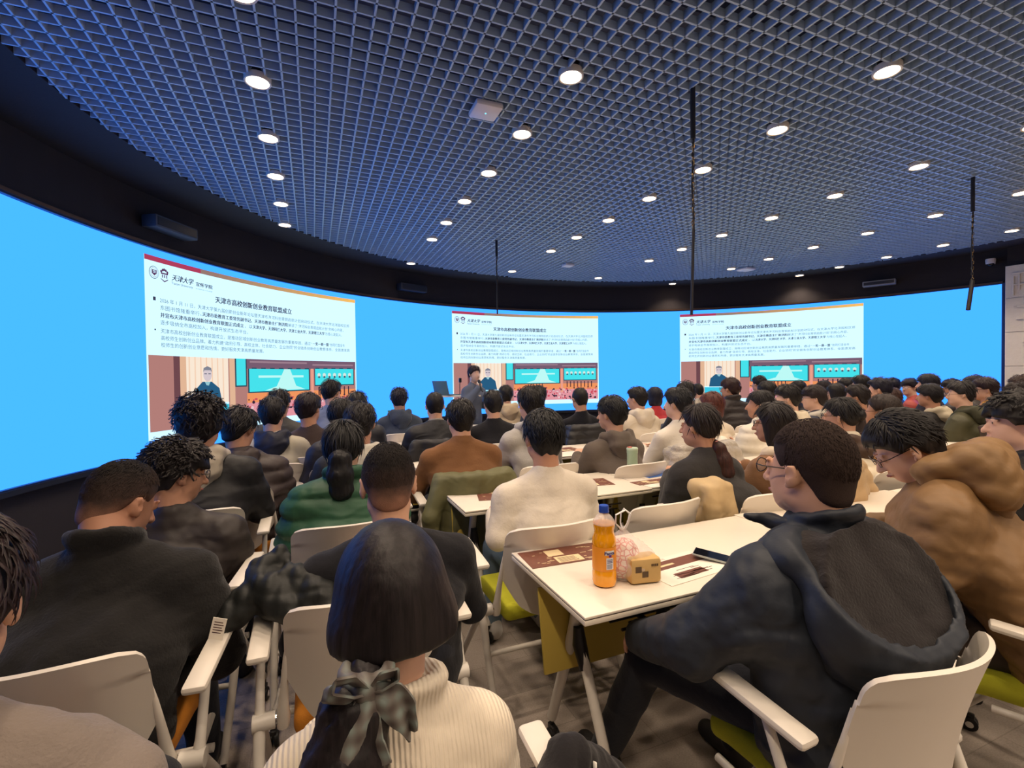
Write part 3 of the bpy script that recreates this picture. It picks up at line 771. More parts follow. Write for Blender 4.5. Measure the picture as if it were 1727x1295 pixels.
def phone(x, y, z, rz, tilt, label, w_=.076, l_=.16):
    r = empty('phone', (x, y, z), rz, label, 'phone')
    M_ = Matrix.Rotation(tilt, 4, 'X')
    m = MB(); m.box((-w_/2, 0, 0), (w_/2, l_, .008), plain('phone_case', (172, 176, 172), .3, metal=.3), .0035, M=M_); m.build('case', r, auto=True)
    s = MB(); s.box((-w_/2+.003, .003, .0078), (w_/2-.003, l_-.003, .0088), plain('phone_glass', (14, 18, 26), .08), .0, M=M_); s.build('screen', r)
    return r
phone(1.46, 1.33, DH+.0, math.radians(38), math.radians(6), 'dark phone with a silver rim lying on the nearest desk by the navy sleeve')
phone(2.72, 3.86, DH, math.radians(70), 0, 'small dark phone on the third row desk right of the taupe hoodie')

def soda():
    r = empty('soda_bottle', (.905, 1.385, DH), math.radians(18), 'tall plastic bottle of orange soda with a blue cap on the nearest desk', 'bottle'); r.scale = (1.14, 1.14, .93)
    liq, nt, b = new_mat('orange_soda'); b.inputs['Base Color'].default_value = (*srgb((252, 168, 14)), 1); b.inputs['Roughness'].default_value = .12; b.inputs['Coat Weight'].default_value = .8
    b.inputs['Subsurface Weight'].default_value = .0; b.inputs['Emission Color'].default_value = (0, 0, 0, 1)
    gl, nt, b = new_mat('clear_plastic'); b.inputs['Base Color'].default_value = (.9, .9, .9, 1); b.inputs['Roughness'].default_value = .08
    tr_ = nt.nodes.new('ShaderNodeBsdfTransparent'); ms_ = nt.nodes.new('ShaderNodeMixShader'); ms_.inputs[0].default_value = .4; nt.links.new(tr_.outputs[0], ms_.inputs[1]); nt.links.new(b.outputs[0], ms_.inputs[2]); nt.links.new(ms_.outputs[0], nt.nodes['Material Output'].inputs[0])
    prof = [(.0, .0), (.024, .0), (.0335, .006), (.036, .02), (.036, .05), (.0345, .06), (.0345, .15), (.036, .158), (.0345, .175), (.030, .190), (.029, .200), (.0315, .214), (.0325, .225)]
    m = MB(); m.lathe(prof+[(.0325, .228), (.0, .229)], mat=liq, n=36); m.build('soda', r, auto=True)
    g = MB(); g.lathe([(.0328, .225), (.0318, .236), (.022, .254), (.0135, .262), (.0125, .275)], mat=gl, n=36); g.build('bottle_shell', r, auto=True)
    c = MB(); c.lathe([(.0, .292), (.0135, .292), (.0148, .288), (.0148, .272), (.0, .272)], mat=plain('blue_cap', (38, 72, 168), .35), n=28)
    c.lathe([(.0125, .266), (.0155, .267), (.0155, .271), (.0125, .272)], mat=MATS['blue_cap'], n=28); c.build('cap', r, auto=True)
    lab = MB(); lab.lathe([(.0352, .062), (.0354, .064), (.0354, .146), (.0352, .148)], mat=plain('soda_label', (246, 156, 44), .4), n=36)
    def cyl(a0, a1, z0, z1, mt, rr=.0357):
        n = 5
        for k in range(n):
            a, b_ = a0+(a1-a0)*k/n, a0+(a1-a0)*(k+1)/n
            lab.raw([(rr*math.cos(a), rr*math.sin(a), z0), (rr*math.cos(b_), rr*math.sin(b_), z0), (rr*math.cos(b_), rr*math.sin(b_), z1), (rr*math.cos(a), rr*math.sin(a), z1)], [(0, 1, 2, 3)], mt)
    aw = math.radians(-75-18-20)    # side that faces the aisle
    wh = plain('label_white', (235, 235, 240), .5); bl = plain('label_blue', (54, 50, 120), .5)
    cyl(aw-.32, aw+.32, .070, .112, wh)
    for k in range(9): cyl(aw-.26+.055*k, aw-.26+.055*k+.022, .073, .090, bl, .0359)
    for k in range(3): cyl(aw-.25, aw+.25, .094+.005*k, .0965+.005*k, bl, .0359)
    cyl(aw-.10, aw+.14, .1145, .1225, plain('label_purple', (104, 40, 130), .5)); 
    # the brand lettering above the bar code
    cu = bpy.data.curves.new('t', 'FONT'); cu.body = 'Fanta'; cu.size = .0155; cu.offset = .0006; cu.resolution_u = 2; to = bpy.data.objects.new('t', cu); COL.objects.link(to)
    me = bpy.data.meshes.new_from_object(to.evaluated_get(bpy.context.evaluated_depsgraph_get())); xs = [v.co.x for v in me.vertices]; mid = (min(xs)+max(xs))/2
    for mt, rr, gz in ((bl, .0359, 0),):
        vs = []
        for v in me.vertices:
            a = aw+(v.co.x-mid)/.0357; vs.append((rr*math.cos(a), rr*math.sin(a), .1235+v.co.y+gz))
        lab.raw(vs, [tuple(p.vertices) for p in me.polygons], mt)
    cyl(aw-.42, aw+.42, .1215, .1375, wh, .0356)
    bpy.data.objects.remove(to); bpy.data.meshes.remove(me)
    lab.build('label', r, auto=True)
soda()

def bag():
    r = empty('carrier_bag', (1.015, 1.41, DH), math.radians(-20), 'thin clear plastic bag holding wrapped buns, beside the orange soda', 'bag')
    pl, nt, b = new_mat('thin_plastic'); b.inputs['Base Color'].default_value = (.95, .9, .88, 1); b.inputs['Roughness'].default_value = .22
    L = nt.links.new; tr = nt.nodes.new('ShaderNodeBsdfTransparent'); mxs = nt.nodes.new('ShaderNodeMixShader'); mxs.inputs[0].default_value = .27
    L(tr.outputs[0], mxs.inputs[1]); L(b.outputs[0], mxs.inputs[2]); L(mxs.outputs[0], nt.nodes['Material Output'].inputs[0])
    pk, nt, b = new_mat('pink_print_bag'); L = nt.links.new; tc = nt.nodes.new('ShaderNodeTexCoord'); v = nt.nodes.new('ShaderNodeTexVoronoi'); v.inputs['Scale'].default_value = 58; v.feature = 'DISTANCE_TO_EDGE'; L(tc.outputs['Object'], v.inputs['Vector'])
    rp = nt.nodes.new('ShaderNodeValToRGB'); rp.color_ramp.elements[0].position = .06; rp.color_ramp.elements[1].position = .14
    rp.color_ramp.elements[0].color = (*srgb((214, 120, 112)), 1); rp.color_ramp.elements[1].color = (*srgb((240, 222, 208)), 1); L(v.outputs['Distance'], rp.inputs[0]); L(rp.outputs[0], b.inputs['Base Color']); b.inputs['Roughness'].default_value = .35
    F = Field((-.12, -.09, -.01), (.12, .09, .17), .005)
    F.ell((-.02, 0, .05), (.072, .06, .052), k=.02); F.ell((-.012, 0, .09), (.045, .04, .05), k=.04); F.noise(.006, 60, 5)
    
    F.f = np.maximum(F.f, (-(Z_of(F)-.002)).astype(np.float32)); field_obj('printed_wrap', [F], pk, r)
    m = MB(); kr = plain('kraft_paper', (206, 170, 110), .75, var=.08, scale=30, bump=(40, .4, .004))
    M_ = Matrix.Translation((.038, -.048, .002)) @ Matrix.Rotation(math.radians(10), 4, 'Z') @ Matrix.Scale(1.12, 4)
    m.box((-.048, -.028, 0), (.055, .04, .078), kr, .012, M=M_)
    dkb = plain('kraft_print', (92, 72, 52), .7)
    m.box((-.034, -.0292, .038), (-.014, -.0284, .056), dkb, 0, M=M_); m.box((-.012, -.0292, .022), (.008, -.0284, .040), dkb, 0, M=M_)
    for k in range(4): m.box((.018+.006*k, -.0292, .054), (.0225+.006*k, -.0284, .061), dkb, 0, M=M_)
    m.build('kraft_packet', r, auto=True)
    F = Field((-.15, -.12, -.01), (.15, .12, .26), .0055)
    F.ell((0, 0, .055), (.108, .078, .066), k=.02); F.cone((-.01, 0, .10), (-.012, 0, .165), .05, .013, .05); F.noise(.007, 45, 9, ridge=True)
    F.f = np.maximum(F.f, (-(Z_of(F)-.003)).astype(np.float32)); field_obj('clear_film', [F], pl, r)
    hm, nt, b = new_mat('film_handle'); b.inputs['Base Color'].default_value = (.85, .82, .78, 1); b.inputs['Roughness'].default_value = .3
    h = MB()
    for s in (-1, 1):
        h.tube([(-.012, 0, .16), (-.03+.01*s, .006*s, .19), (-.028+.012*s, .01*s, .222), (-.006, .01*s, .238), (.014, .006*s, .222), (.006, 0, .19), (-.010, 0, .162)], [.006, .004, .0035, .0035, .0035, .004, .006], hm, 7, flat=.6)
    h.build('handle', r, auto=True)
def Z_of(F): return F.ax[2][None, None, :]+0*F.ax[0][:, None, None]+0*F.ax[1][None, :, None]
bag()

def tumbler():
    r = empty('tumbler', (2.07, 2.80, DH), 0, 'pale green insulated tumbler with a pink lid tab on the second desk row', 'tumbler')
    g = plain('mint_enamel', (178, 204, 172), .35, var=.05, scale=40); m = MB()
    m.lathe([(.0, 0), (.034, 0), (.037, .004), (.037, .155), (.039, .16), (.039, .178), (.0, .178)], mat=g, n=32); m.build('cup', r, auto=True)
    l = MB(); l.lathe([(.0, .178), (.038, .178), (.040, .182), (.040, .192), (.036, .197), (.0, .197)], mat=plain('mint_lid', (196, 216, 188), .4), n=32); l.build('lid', r, auto=True)
    t = MB(); t.box((-.036, -.012, .1975), (-.006, .012, .204), plain('pink_tab', (228, 128, 118), .5), .003); t.build('lid_tab', r, auto=True)
    d = MB()
    for k in range(9):
        a = math.radians(-150+k*14); z = .03+.02*(k % 3)
        d.tube([(.0373*math.cos(a+q*.22), .0373*math.sin(a+q*.22), z+.012*math.sin(q*3.1+k)) for q in np.linspace(0, 1, 6)], .0009, plain('line_drawing', (110, 140, 112), .5), 5)
    d.build('line_drawing', r)
tumbler()
def bottle_far(x, y, z, label):
    r = empty('drink_bottle', (x, y, z), 0, label, 'bottle'); m = MB()
    m.lathe([(.0, 0), (.036, 0), (.04, .01), (.04, .12), (.034, .16), (.016, .21), (.014, .24), (.0, .24)], mat=plain('green_drink', (150, 200, 120), .25), n=20); m.build('body', r, auto=True)
    c = MB(); c.lathe([(.0, .262), (.017, .262), (.017, .24), (0, .24)], mat=plain('green_cap', (60, 120, 70), .5), n=16); c.build('cap', r, auto=True)
bottle_far(.93, 6.62, DH, 'pale green drink bottle on the front desk by the aisle')

# ---- things hung from or fixed to the ceiling
def hanger(x, y, z_sleeve0, z_sleeve1, z_end, rod, label, seed, lean=(0, 0)):
    r = empty('ceiling_hanger', (x, y, CEIL), 0, label, 'hanging chain', 'chain hangers dropping from the grid')
    rq = random.Random(seed); dm = plain('hanger_sleeve', (30, 28, 30), .5); gm = plain('chain_brass', (170, 140, 96), .25, metal=1)
    b = MB(); b.tube([(0, 0, .02), (0, 0, z_sleeve0-CEIL)], .016, dm, 10); b.build('sleeve', r, auto=True)
    c = MB(); z = z_sleeve0-CEIL; k = 0
    while z > z_sleeve1-CEIL:
        dx = rq.uniform(-.004, .004); rot = Matrix.Translation((dx, 0, z-.018)) @ Matrix.Rotation(math.pi/2*(k % 2)+.3, 4, 'Z') @ Matrix.Rotation(math.pi/2, 4, 'X')
        pts = [(.008*math.cos(t_), .017*math.sin(t_), 0) for t_ in np.linspace(0, 2*math.pi, 9)]
        c.tube([rot @ Vector(p) for p in pts], .0028, gm if k % 3 else dm, 6, cap=False); z -= .027; k += 1
    c.tube([(.006, .0, z_sleeve0-CEIL), (-.007, .004, (z_sleeve0+z_sleeve1)/2-CEIL), (.005, 0, z_sleeve1-CEIL)], .006, dm, 6); c.build('chain', r, auto=True)
    e = MB(); e.tube([(0, 0, z_sleeve1-CEIL+.02), (lean[0], lean[1], z_end-CEIL)], rod, dm, 8); e.build('rod', r, auto=True)
hanger(2.26, 2.40, 2.95, 2.36, 1.83, .009, 'long black hanging chain left of the right-hand slide, reaching lowest', 1, (-.02, 0))
hanger(2.29, 6.03, 3.05, 2.75, 2.28, .010, 'short black hanging chain in front of the middle slide', 2)
hanger(5.78, 2.54, 2.95, 2.28, 2.02, .018, 'black hanging chain with a slanted end near the white carved wall', 3, (-.07, .0))
def ceiling_box(x, y, w_, label, name='access_point', led=True, rz=0):
    r = empty(name, (x, y, CEIL-.045), rz, label, 'ceiling device'); m = MB(); m.box((-w_/2, -w_/2, 0), (w_/2, w_/2, .042), plain('device_white', (224, 220, 224), .4), .016); m.build('casing', r, auto=True)
    if led:
        l = MB(); l.lathe([(.0, -.0012), (.006, -.0012), (.006, .001)], mat=emit('led_cyan', (120, 220, 230), 2, False), n=12); l.build('indicator', r)
ceiling_box(1.10, 3.07, .19, 'white square wifi box with a blue light on the ceiling grid')
ceiling_box(6.96, 6.15, .22, 'white square device on the ceiling grid near the right slide', led=False)
ceiling_box(3.87, 6.91, .16, 'small white device on the ceiling grid above the middle slide', led=False)
def wall_box(a, z, w_, h, d, label, name, mat, cat):
    aa = a; r = empty(name, cpt(aa, RW-d/2-.005, z), -aa, label, cat)
    m = MB(); m.box((-w_/2, -d/2, -h/2), (w_/2, d/2, h/2), mat, .012); m.build('casing', r, auto=True)
    g = MB(); g.box((-w_/2+.02, -d/2-.004, -h/2+.02), (w_/2-.02, -d/2, h/2-.02), m_blk); g.build('front_grille', r)
    return r
m_spk = plain('speaker_grey', (74, 84, 98), .6)
wall_box(math.radians(-60.5), 2.98, .52, .12, .16, 'grey bar speaker on the dark bulkhead above the left slide', 'bar_speaker', m_spk, 'speaker')
wall_box(math.radians(-22), 2.98, .52, .12, .16, 'dark bar speaker on the bulkhead left of the middle slide', 'bar_speaker', plain('speaker_dark', (44, 48, 62), .6), 'speaker')
wall_box(math.radians(66), 2.98, .46, .09, .16, 'grey bar speaker on the bulkhead at the right', 'bar_speaker', plain('speaker_light', (130, 130, 136), .6), 'speaker')
cc = empty('security_camera', cpt(math.radians(79.6), RW-.12, 3.06), -math.radians(79.6), 'small white dome camera on the bulkhead by the carved wall', 'camera')
m = MB(); m.lathe([(.0, .07), (.055, .07), (.06, .05), (.055, .0), (.04, -.005)], mat=plain('device_white', (224, 220, 224), .4), n=20); m.box((-.03, .03, .0), (.03, .13, .07), MATS['device_white'], .008); m.build('housing', cc, auto=True)
m = MB(); m.lathe([(.042, .0), (.038, -.02), (.022, -.038), (.0, -.043)], mat=plain('dome_glass', (12, 12, 14), .08), n=20); m.build('dome', cc, auto=True)
# ================================================================== PEOPLE
m_skin = []
for i, c in enumerate(((214, 166, 138), (196, 146, 118), (226, 182, 156), (184, 134, 108))):
    m = plain('skin_%d' % i, c, .55, var=.05, scale=9, bump=(220, .12, .001), spec=.35); m_skin.append(m)
m_lip = plain('lips', (176, 100, 92), .5); m_eye = plain('eye', (30, 24, 22), .2)
m_shoe_b = plain('shoe_black', (26, 25, 26), .6); m_shoe_w = plain('shoe_white', (206, 202, 196), .6)
m_frame = plain('spectacle_frame', (52, 48, 52), .25, metal=.6)
m_lens, nt, b = new_mat('lens'); b.inputs['Base Color'].default_value = (.8, .85, .95, 1); b.inputs['Roughness'].default_value = .05
tr = nt.nodes.new('ShaderNodeBsdfTransparent'); mxs = nt.nodes.new('ShaderNodeMixShader'); mxs.inputs[0].default_value = .22
nt.links.new(tr.outputs[0], mxs.inputs[1]); nt.links.new(b.outputs[0], mxs.inputs[2]); nt.links.new(mxs.outputs[0], nt.nodes['Material Output'].inputs[0])

class Frame:
    def __init__(s, t, R, k=1.0): s.t = np.array(t, float); s.R = R; s.k = k
    def __call__(s, *p): return s.t+s.R @ (np.array(p, float)*s.k)

def hair_locks(hk, Hf, style, seed, dens=1.0, zmin=None):
    """tapered locks laid over the hair mass, as (verts, quads, matindex)"""
    rq = np.random.RandomState(seed); V = []; Q = []
    n = int({'curly': 620, 'short': 620, 'tuft': 620, 'buzz': 2600, 'long': 420, 'bob': 300}.get(style, 300)*dens)
    for i in range(n):
        # point on the scalp ellipsoid
        u = rq.randn(3); u /= np.linalg.norm(u)
        if u[2] < -.35: u[2] *= -1
        if u[1] > .25 and u[2] < .45: continue
        if style in ('short', 'tuft', 'curly', 'buzz') and u[2] < -.1 and u[1] > -.5: continue
        e = np.array([.079, .100, .103]); th = hk+.004 if style != 'buzz' else hk+.004
        p = np.array([0, -.015, .03])+u*(e+th-.006)
        nrm = u/e; nrm /= np.linalg.norm(nrm)
        down = np.array([0, -.35 if u[1] < .2 else .5, -1.0]); d = down-nrm*(down@nrm); d /= np.linalg.norm(d)+1e-6
        whorl = np.cross(nrm, [0, 0, 1.]); L = {'curly': .036, 'short': .034, 'tuft': .045, 'long': .06, 'bob': .05, 'buzz': .008}.get(style, .03)*(.7+.6*rq.rand())
        lift = {'curly': .8, 'short': .30, 'tuft': .55, 'long': .04, 'bob': .06, 'buzz': .6}.get(style, .3)*(.4+rq.rand())
        sd = rq.randn()*.35*(1 if style not in ('long', 'bob') else .15)
        dd = d+whorl*sd; w0 = {'curly': .0042, 'buzz': .0009}.get(style, .0028)
        s_ = np.cross(dd, nrm); s_ /= np.linalg.norm(s_)+1e-6; b0 = len(V); K = 4 if style != 'buzz' else 1
        for k in range(K+1):
            t = k/K
            if style == 'curly':
                q = p+dd*L*.7*math.sin(t*2.4)+nrm*L*lift*(t-.55*t*t)+s_*.008*math.sin(t*5+i)
            else: q = p+dd*L*t+nrm*L*lift*(t-.8*t*t)
            wv = w0*(1-t)**.6+.0003
            V += [Hf(*(q-s_*wv)), Hf(*(q+nrm*wv*.9)), Hf(*(q+s_*wv))]
        for k in range(K):
            a = b0+3*k; Q += [(a, a+1, a+4, a+3), (a+1, a+2, a+5, a+4)]
    return (np.array(V), np.array(Q), 0) if V else None

def do_hand(B, wr, dr, nrm, side, near, curl=.5, sc=1.0):
    """palm, four unequal fingers and a thumb from the palm's side. dr fingers direction, nrm back-of-hand normal, side=+1 thumb to cross(dr,nrm)"""
    dr = np.array(dr, float); dr /= np.linalg.norm(dr); nrm = np.array(nrm, float); nrm -= dr*(nrm@dr); nrm /= np.linalg.norm(nrm)
    sv = np.cross(dr, nrm)*side; wr = np.array(wr, float)
    R = np.stack([sv, dr, nrm], 1)
    B.ell(wr+dr*.05*sc, np.array([.040, .052, .015])*sc, R=R, k=.012)
    for q, (o, ln) in enumerate(((.029, .068), (.010, .077), (-.010, .071), (-.028, .055))):
        a = wr+dr*.085*sc+sv*o*sc; th = curl*(.5+.08*q)
        d1 = dr*math.cos(th)-nrm*math.sin(th); b_ = a+d1*ln*.5*sc; th2 = th+curl*1.1; d2 = dr*math.cos(th2)-nrm*math.sin(th2); c = b_+d2*ln*.3*sc; d3 = dr*math.cos(th2+.5*curl)-nrm*math.sin(th2+.5*curl)
        B.cone(a, b_, .0092*sc, .0085*sc, .004); B.cone(b_, c, .0085*sc, .0078*sc, .003); B.cone(c, c+d3*ln*.25*sc, .0078*sc, .0065*sc, .003)
    a = wr+dr*.025*sc+sv*.030*sc; b_ = a+(dr*.6+sv*.75-nrm*.25)*.036*sc; c = b_+(dr*.95+sv*.2-nrm*.35)*.032*sc
    B.cone(a, b_, .013*sc, .0105*sc, .008); B.cone(b_, c, .0105*sc, .008*sc, .004)

def person(spec):
    g = spec.get; x, y, Hz = spec['p']; dist = math.hypot(x, y)
    near = dist < 2.6; mid = dist < 4.2
    stand = g('stand', False)
    yaw = math.radians(g('yaw', 0)); lean = g('lean', .06); side = g('side', 0.0)   # side: sideways lean of the upper body
    hf = g('hf', .035)
    hx, hy = side, lean+hf
    c, s_ = math.cos(yaw), math.sin(yaw)
    rx, ry = x-(hx*c-hy*s_), y-(hx*s_+hy*c)
    root = empty('person', (rx, ry, 0), yaw, g('label'), 'person')
    fat = g('bulk', 1.0); fem = g('fem', False)
    sh = (.150 if fem else .172)*fat
    # skeleton
    sitz = Hz-.66 if stand else .50
    dp = g('drop', .026); S = np.array([side*.85, lean, Hz-.262+dp]); N = np.array([side*.92, lean+.005, Hz-.195+dp]); Hc = np.array([hx, hy, Hz]); P0 = np.array([0, -.02, sitz])
    hyaw, hpit, hrol = math.radians(g('hyaw', 0)), math.radians(g('hpit', 0)), math.radians(g('hrol', 0))
    R = Rz(hyaw) @ Rx(-hpit) @ Ry(hrol)
    hs = g('hs', 1.0); Hf = Frame(Hc, R, hs)
    hb = .0065 if near else (.009 if mid else .0125)
    B = Field((-.48, -.34, min(.5, Hz-.75) if not stand else Hz-.8), (.48, .66, Hz+.17), hb)
    K = .012
    el = lambda cc, rr, k=K, op='u', Re=None: B.ell(Hf(*cc), np.array(rr)*hs, R=R if Re is None else R @ Re, k=k, op=op)
    el((0, -.016, .026), (.076, .095, .097)); el((0, .028, -.03), (.061, .066, .082)); el((0, .046, -.082), (.036, .038, .03), .02)
    el((.045, .0, -.06), (.022, .04, .03), .02); el((-.045, .0, -.06), (.022, .04, .03), .02)
    if mid:
        B.cone(Hf(0, .088, .012), Hf(0, .112, -.030), .007, .0125, .008); el((.012, .100, -.032), (.008, .010, .007), .005); el((-.012, .100, -.032), (.008, .010, .007), .005)
        for q in (-1, 1):
            el((q*.030, .092, .010), (.016, .010, .011), .006, 's'); el((q*.030, .080, .009), (.0125, .0125, .0115), .002)
            B.cone(Hf(q*.016, .092, .026), Hf(q*.046, .080, .026), .006, .005, .01)
        el((0, .092, -.058), (.021, .010, .0045), .004); el((0, .091, -.067), (.017, .010, .0055), .004)
    else:
        B.cone(Hf(0, .088, .012), Hf(0, .108, -.030), .008, .012, .01)
    for q in (-1, 1):
        Re = Rz(q*-.45) @ Ry(q*.12)
        el((q*.082, -.008, -.004), (.0085, .019, .031), .005, Re=Re)
        if near: el((q*.090, -.002, .002), (.004, .010, .017), .003, 's', Re=Re); el((q*.079, .004, -.028), (.0075, .009, .010), .004)
    B.cone(Hf(0, -.022, -.05), N+[0, -.01, 0], .052 if not fem else .045, .058 if not fem else .048, .03)
    B.cone(Hf(0, -.048, -.035), N+[0, -.022, .0], .050 if not fem else .042, .056 if not fem else .046, .03)
    B.cone(N+[-.05, -.01, -.02], S+[-sh*.85, 0, -.03], .04, .038, .03); B.cone(N+[.05, -.01, -.02], S+[sh*.85, 0, -.03], .04, .038, .03)
    B.cone(S+[0, 0, -.02], P0+[0, 0, .12], .09, .10, .05, sx=1.25)
    # arms
    arms = g('arms')
    if arms is None:
        el_, wz = .19, max(.77, Hz-.50)
        rs_ = random.Random(int(x*97+y*31)); e1 = rs_.uniform(-.03, .04)
        arms = [([-(sh+.07), lean+.05, Hz-.50], [-.12, lean+.29+e1, .672]), ([sh+.07, lean+.05, Hz-.50], [.12, lean+.29-e1, .672])] if x < .62 else [([-(sh+.075), lean+.10+e1, Hz-.50], [-.10+e1, lean+.34, .80]), ([sh+.075, lean+.11-e1, Hz-.50], [.11+e1, lean+.33, .80])]
    shoulders = [S+[-sh, 0, -.040], S+[sh, 0, -.040]]
    AR = []
    for q, (e, w_) in enumerate(arms):
        e = np.array(e, float); w_ = np.array(w_, float); sp = shoulders[q]; AR.append((sp, e, w_))
        B.cone(sp, e, .044, .036, .02); B.cone(e, w_, .036, .024, .02)
        d = w_-e; d /= np.linalg.norm(d); hd = g('hands', {}).get(q, {})
        do_hand(B, w_+d*.005, hd.get('dir', d+np.array([(.25 if q == 0 else -.25), 0, -.1])), hd.get('nrm', (0, 0, 1)), (1 if q == 0 else -1)*hd.get('flip', 1), near, hd.get('curl', .7), .95 if not fem else .86)
    sk = m_skin[g('skin', int(abs(x*7+y*3)) % 2)]
    extra = []
    body = field_obj('body', [B], sk, root)
    if mid:    # eyes and lips as small details of the face
        m = MB()
        for q in (-1, 1): m.lathe([(0, .0), (.0045, -.0005), (.0045, -.002)], mat=m_eye, n=10, M=Matrix.Translation(Hf(q*.030, .0928, .009)) @ Matrix([list(r_) for r_ in R]).to_4x4() @ Matrix.Rotation(-math.pi/2, 4, 'X'))
        m.build('eyes', root)
        m = MB(); m.tube([Hf(-.019, .094, -.062), Hf(-.007, .1015, -.0605), Hf(0, .1025, -.062), Hf(.007, .1015, -.0605), Hf(.019, .094, -.062)], [.001, .0035, .0035, .0035, .001], m_lip, 8); m.build('lips', root, smooth=True)
    # ---------------- hair
    hair = g('hair', 'short'); hh = .006 if near else (.009 if mid else .0115)
    low = Hz-.55 if hair in ('pony', 'long', 'lowpony') else Hz-.24
    Fh = Field((hx-.19, hy-.24, low), (hx+.19, hy+.17, Hz+.19), hh)
    hk = {'buzz': .0055, 'short': .021, 'tuft': .021, 'curly': .028, 'long': .019, 'pony': .015, 'bun': .015, 'bob': .024, 'crop': .010, 'mop': .024, 'lowpony': .021}[hair]
    e3 = lambda cc, rr, k=.015, op='u', Re=None: Fh.ell(Hf(*cc), np.array(rr)*hs, R=R if Re is None else R @ Re, k=k, op=op)
    e3((0, -.016, .028), (.077+hk*.9, .096+hk, .098+hk))
    if hair in ('buzz', 'crop'): e3((0, -.054, -.030), (.062, .050, .076))
    if hair in ('short', 'tuft', 'mop', 'curly'):
        e3((0, .045, .082), (.066, .055, .034+hk*.3)); e3((0, -.054, -.032), (.066, .053, .080))
    # the hairline: remove what lies below it
    sl, X, Y, Z = Fh.win((-9, -9, -9), (9, 9, 9)); Q = R.T; px, py, pz = X-Hc[0], Y-Hc[1], Z-Hc[2]
    px, py, pz = px/hs, py/hs, pz/hs
    lx = Q[0, 0]*px+Q[0, 1]*py+Q[0, 2]*pz; ly = Q[1, 0]*px+Q[1, 1]*py+Q[1, 2]*pz; lz = Q[2, 0]*px+Q[2, 1]*py+Q[2, 2]*pz
    if hair in ('buzz', 'short', 'tuft', 'curly', 'crop', 'mop'):
        ys = [-.14, -.09, -.055, -.03, -.012, .012, .03, .05, .075, .13]; zs = [-.112, -.100, -.07, -.018, .012, .012, .004, .03, .056 if hair not in ('mop', 'curly') else .036, .062 if hair not in ('mop', 'curly') else .03]
    elif hair in ('pony', 'bun'):
        ys = [-.14, -.09, -.055, -.03, -.012, .012, .03, .05, .075, .13]; zs = [-.075, -.07, -.05, -.02, .0, .012, .014, .04, .062, .07]
    else:
        ys = [-.14, -.03, .012, .03, .045, .06, .085, .13]; zs = [-.20, -.20, -.17, -.12, -.05, .03, .055, .06]
        if hair == 'lowpony': zs[:4] = [-.046, -.052, -.052, -.045]
        if hair == 'bob': zs[:4] = [-.135, -.135, -.13, -.11]
    zl = np.interp(ly, ys, zs).astype(np.float32); cut = zl-lz
    if hair in ('long', 'bob', 'lowpony'):
        e3((0, -.05, -.06), (.082, .068, .10), .03); e3((.062, -.01, -.05), (.030, .055, .10), .02); e3((-.062, -.01, -.05), (.030, .055, .10), .02)
    if hair == 'bob': e3((0, -.04, -.06), (.094, .08, .085), .02)
    if hair == 'lowpony': e3((0, -.042, -.028), (.110, .085, .085), .03); e3((.03, -.05, -.07), (.06, .06, .07), .03); Fh.cone(Hf(-.03, -.08, -.07), Hf(-.045, -.105, -.115), .045, .03, .03)
    kf = {'buzz': .03, 'crop': .03, 'short': .024, 'tuft': .024, 'mop': .02, 'curly': .02}.get(hair, .012); f = Fh.f; hm_ = np.maximum(kf-np.abs(f-cut), 0)/kf; Fh.f = np.maximum(f, cut)+hm_*hm_*kf*.25
    if hair in ('curly', 'mop'): Fh.noise(.0085 if hair == 'curly' else .005, 62, spec['seed'], ridge=False)
    elif hair in ('short', 'tuft'): Fh.noise(.0045, 62, spec['seed'], aniso=(1, 1, .5))
    elif hair in ('long', 'pony', 'bob', 'bun', 'lowpony'): Fh.noise(.0013, 130, spec['seed'], aniso=(1, 1, .12), ridge=True)
    mats_h = [spec.get('hmat') or hair_mat(g('hrgb', (22, 18, 18)))]
    ex = []
    if hair in ('pony', 'lowpony'):
        pts = g('pony') or [(0, -.115, .0), (0, -.165, -.03), (0, -.165, -.10), (0, -.150, -.19), (0, -.135, -.26)]
        rr = g('ponyr') or [.018, .036, .040, .033, .008]
        P_ = [Hf(*p_) for p_ in pts]; Fp = Field(np.min(P_, 0)-.08, np.max(P_, 0)+.08, hh)
        for a_, b_, r0, r1 in zip(P_[:-1], P_[1:], rr[:-1], rr[1:]): Fp.cone(a_, b_, r0, r1, .02, sx=1.15)
        Fp.noise(.004, 120, spec['seed']+3, aniso=(1, 1, .08), ridge=True)
        field_obj('ponytail', [Fp], g('pmat') or mats_h[0], root)
        if hair == 'pony':
            t = MB(); d_ = Vector(P_[1]-P_[0]).normalized(); q_ = d_.to_track_quat('Z', 'Y').to_matrix().to_4x4(); pr = [( .019*1.0+.006*math.cos(a), .006*math.sin(a)) for a in np.linspace(0, 2*math.pi, 9)]
            t.lathe(pr, mat=plain('hair_tie_%s' % g('tie', 'black'), {'pink': (214, 140, 132), 'black': (24, 22, 26)}[g('tie', 'black')], .7), n=18, M=Matrix.Translation(Vector(P_[0])+d_*.012) @ q_); t.build('hair_tie', root, smooth=True)
    if hair == 'bun':
        e3((.0, -.118, .02), (.045, .036, .042), .006); Fh.noise(.0012, 140, 3, ridge=True)
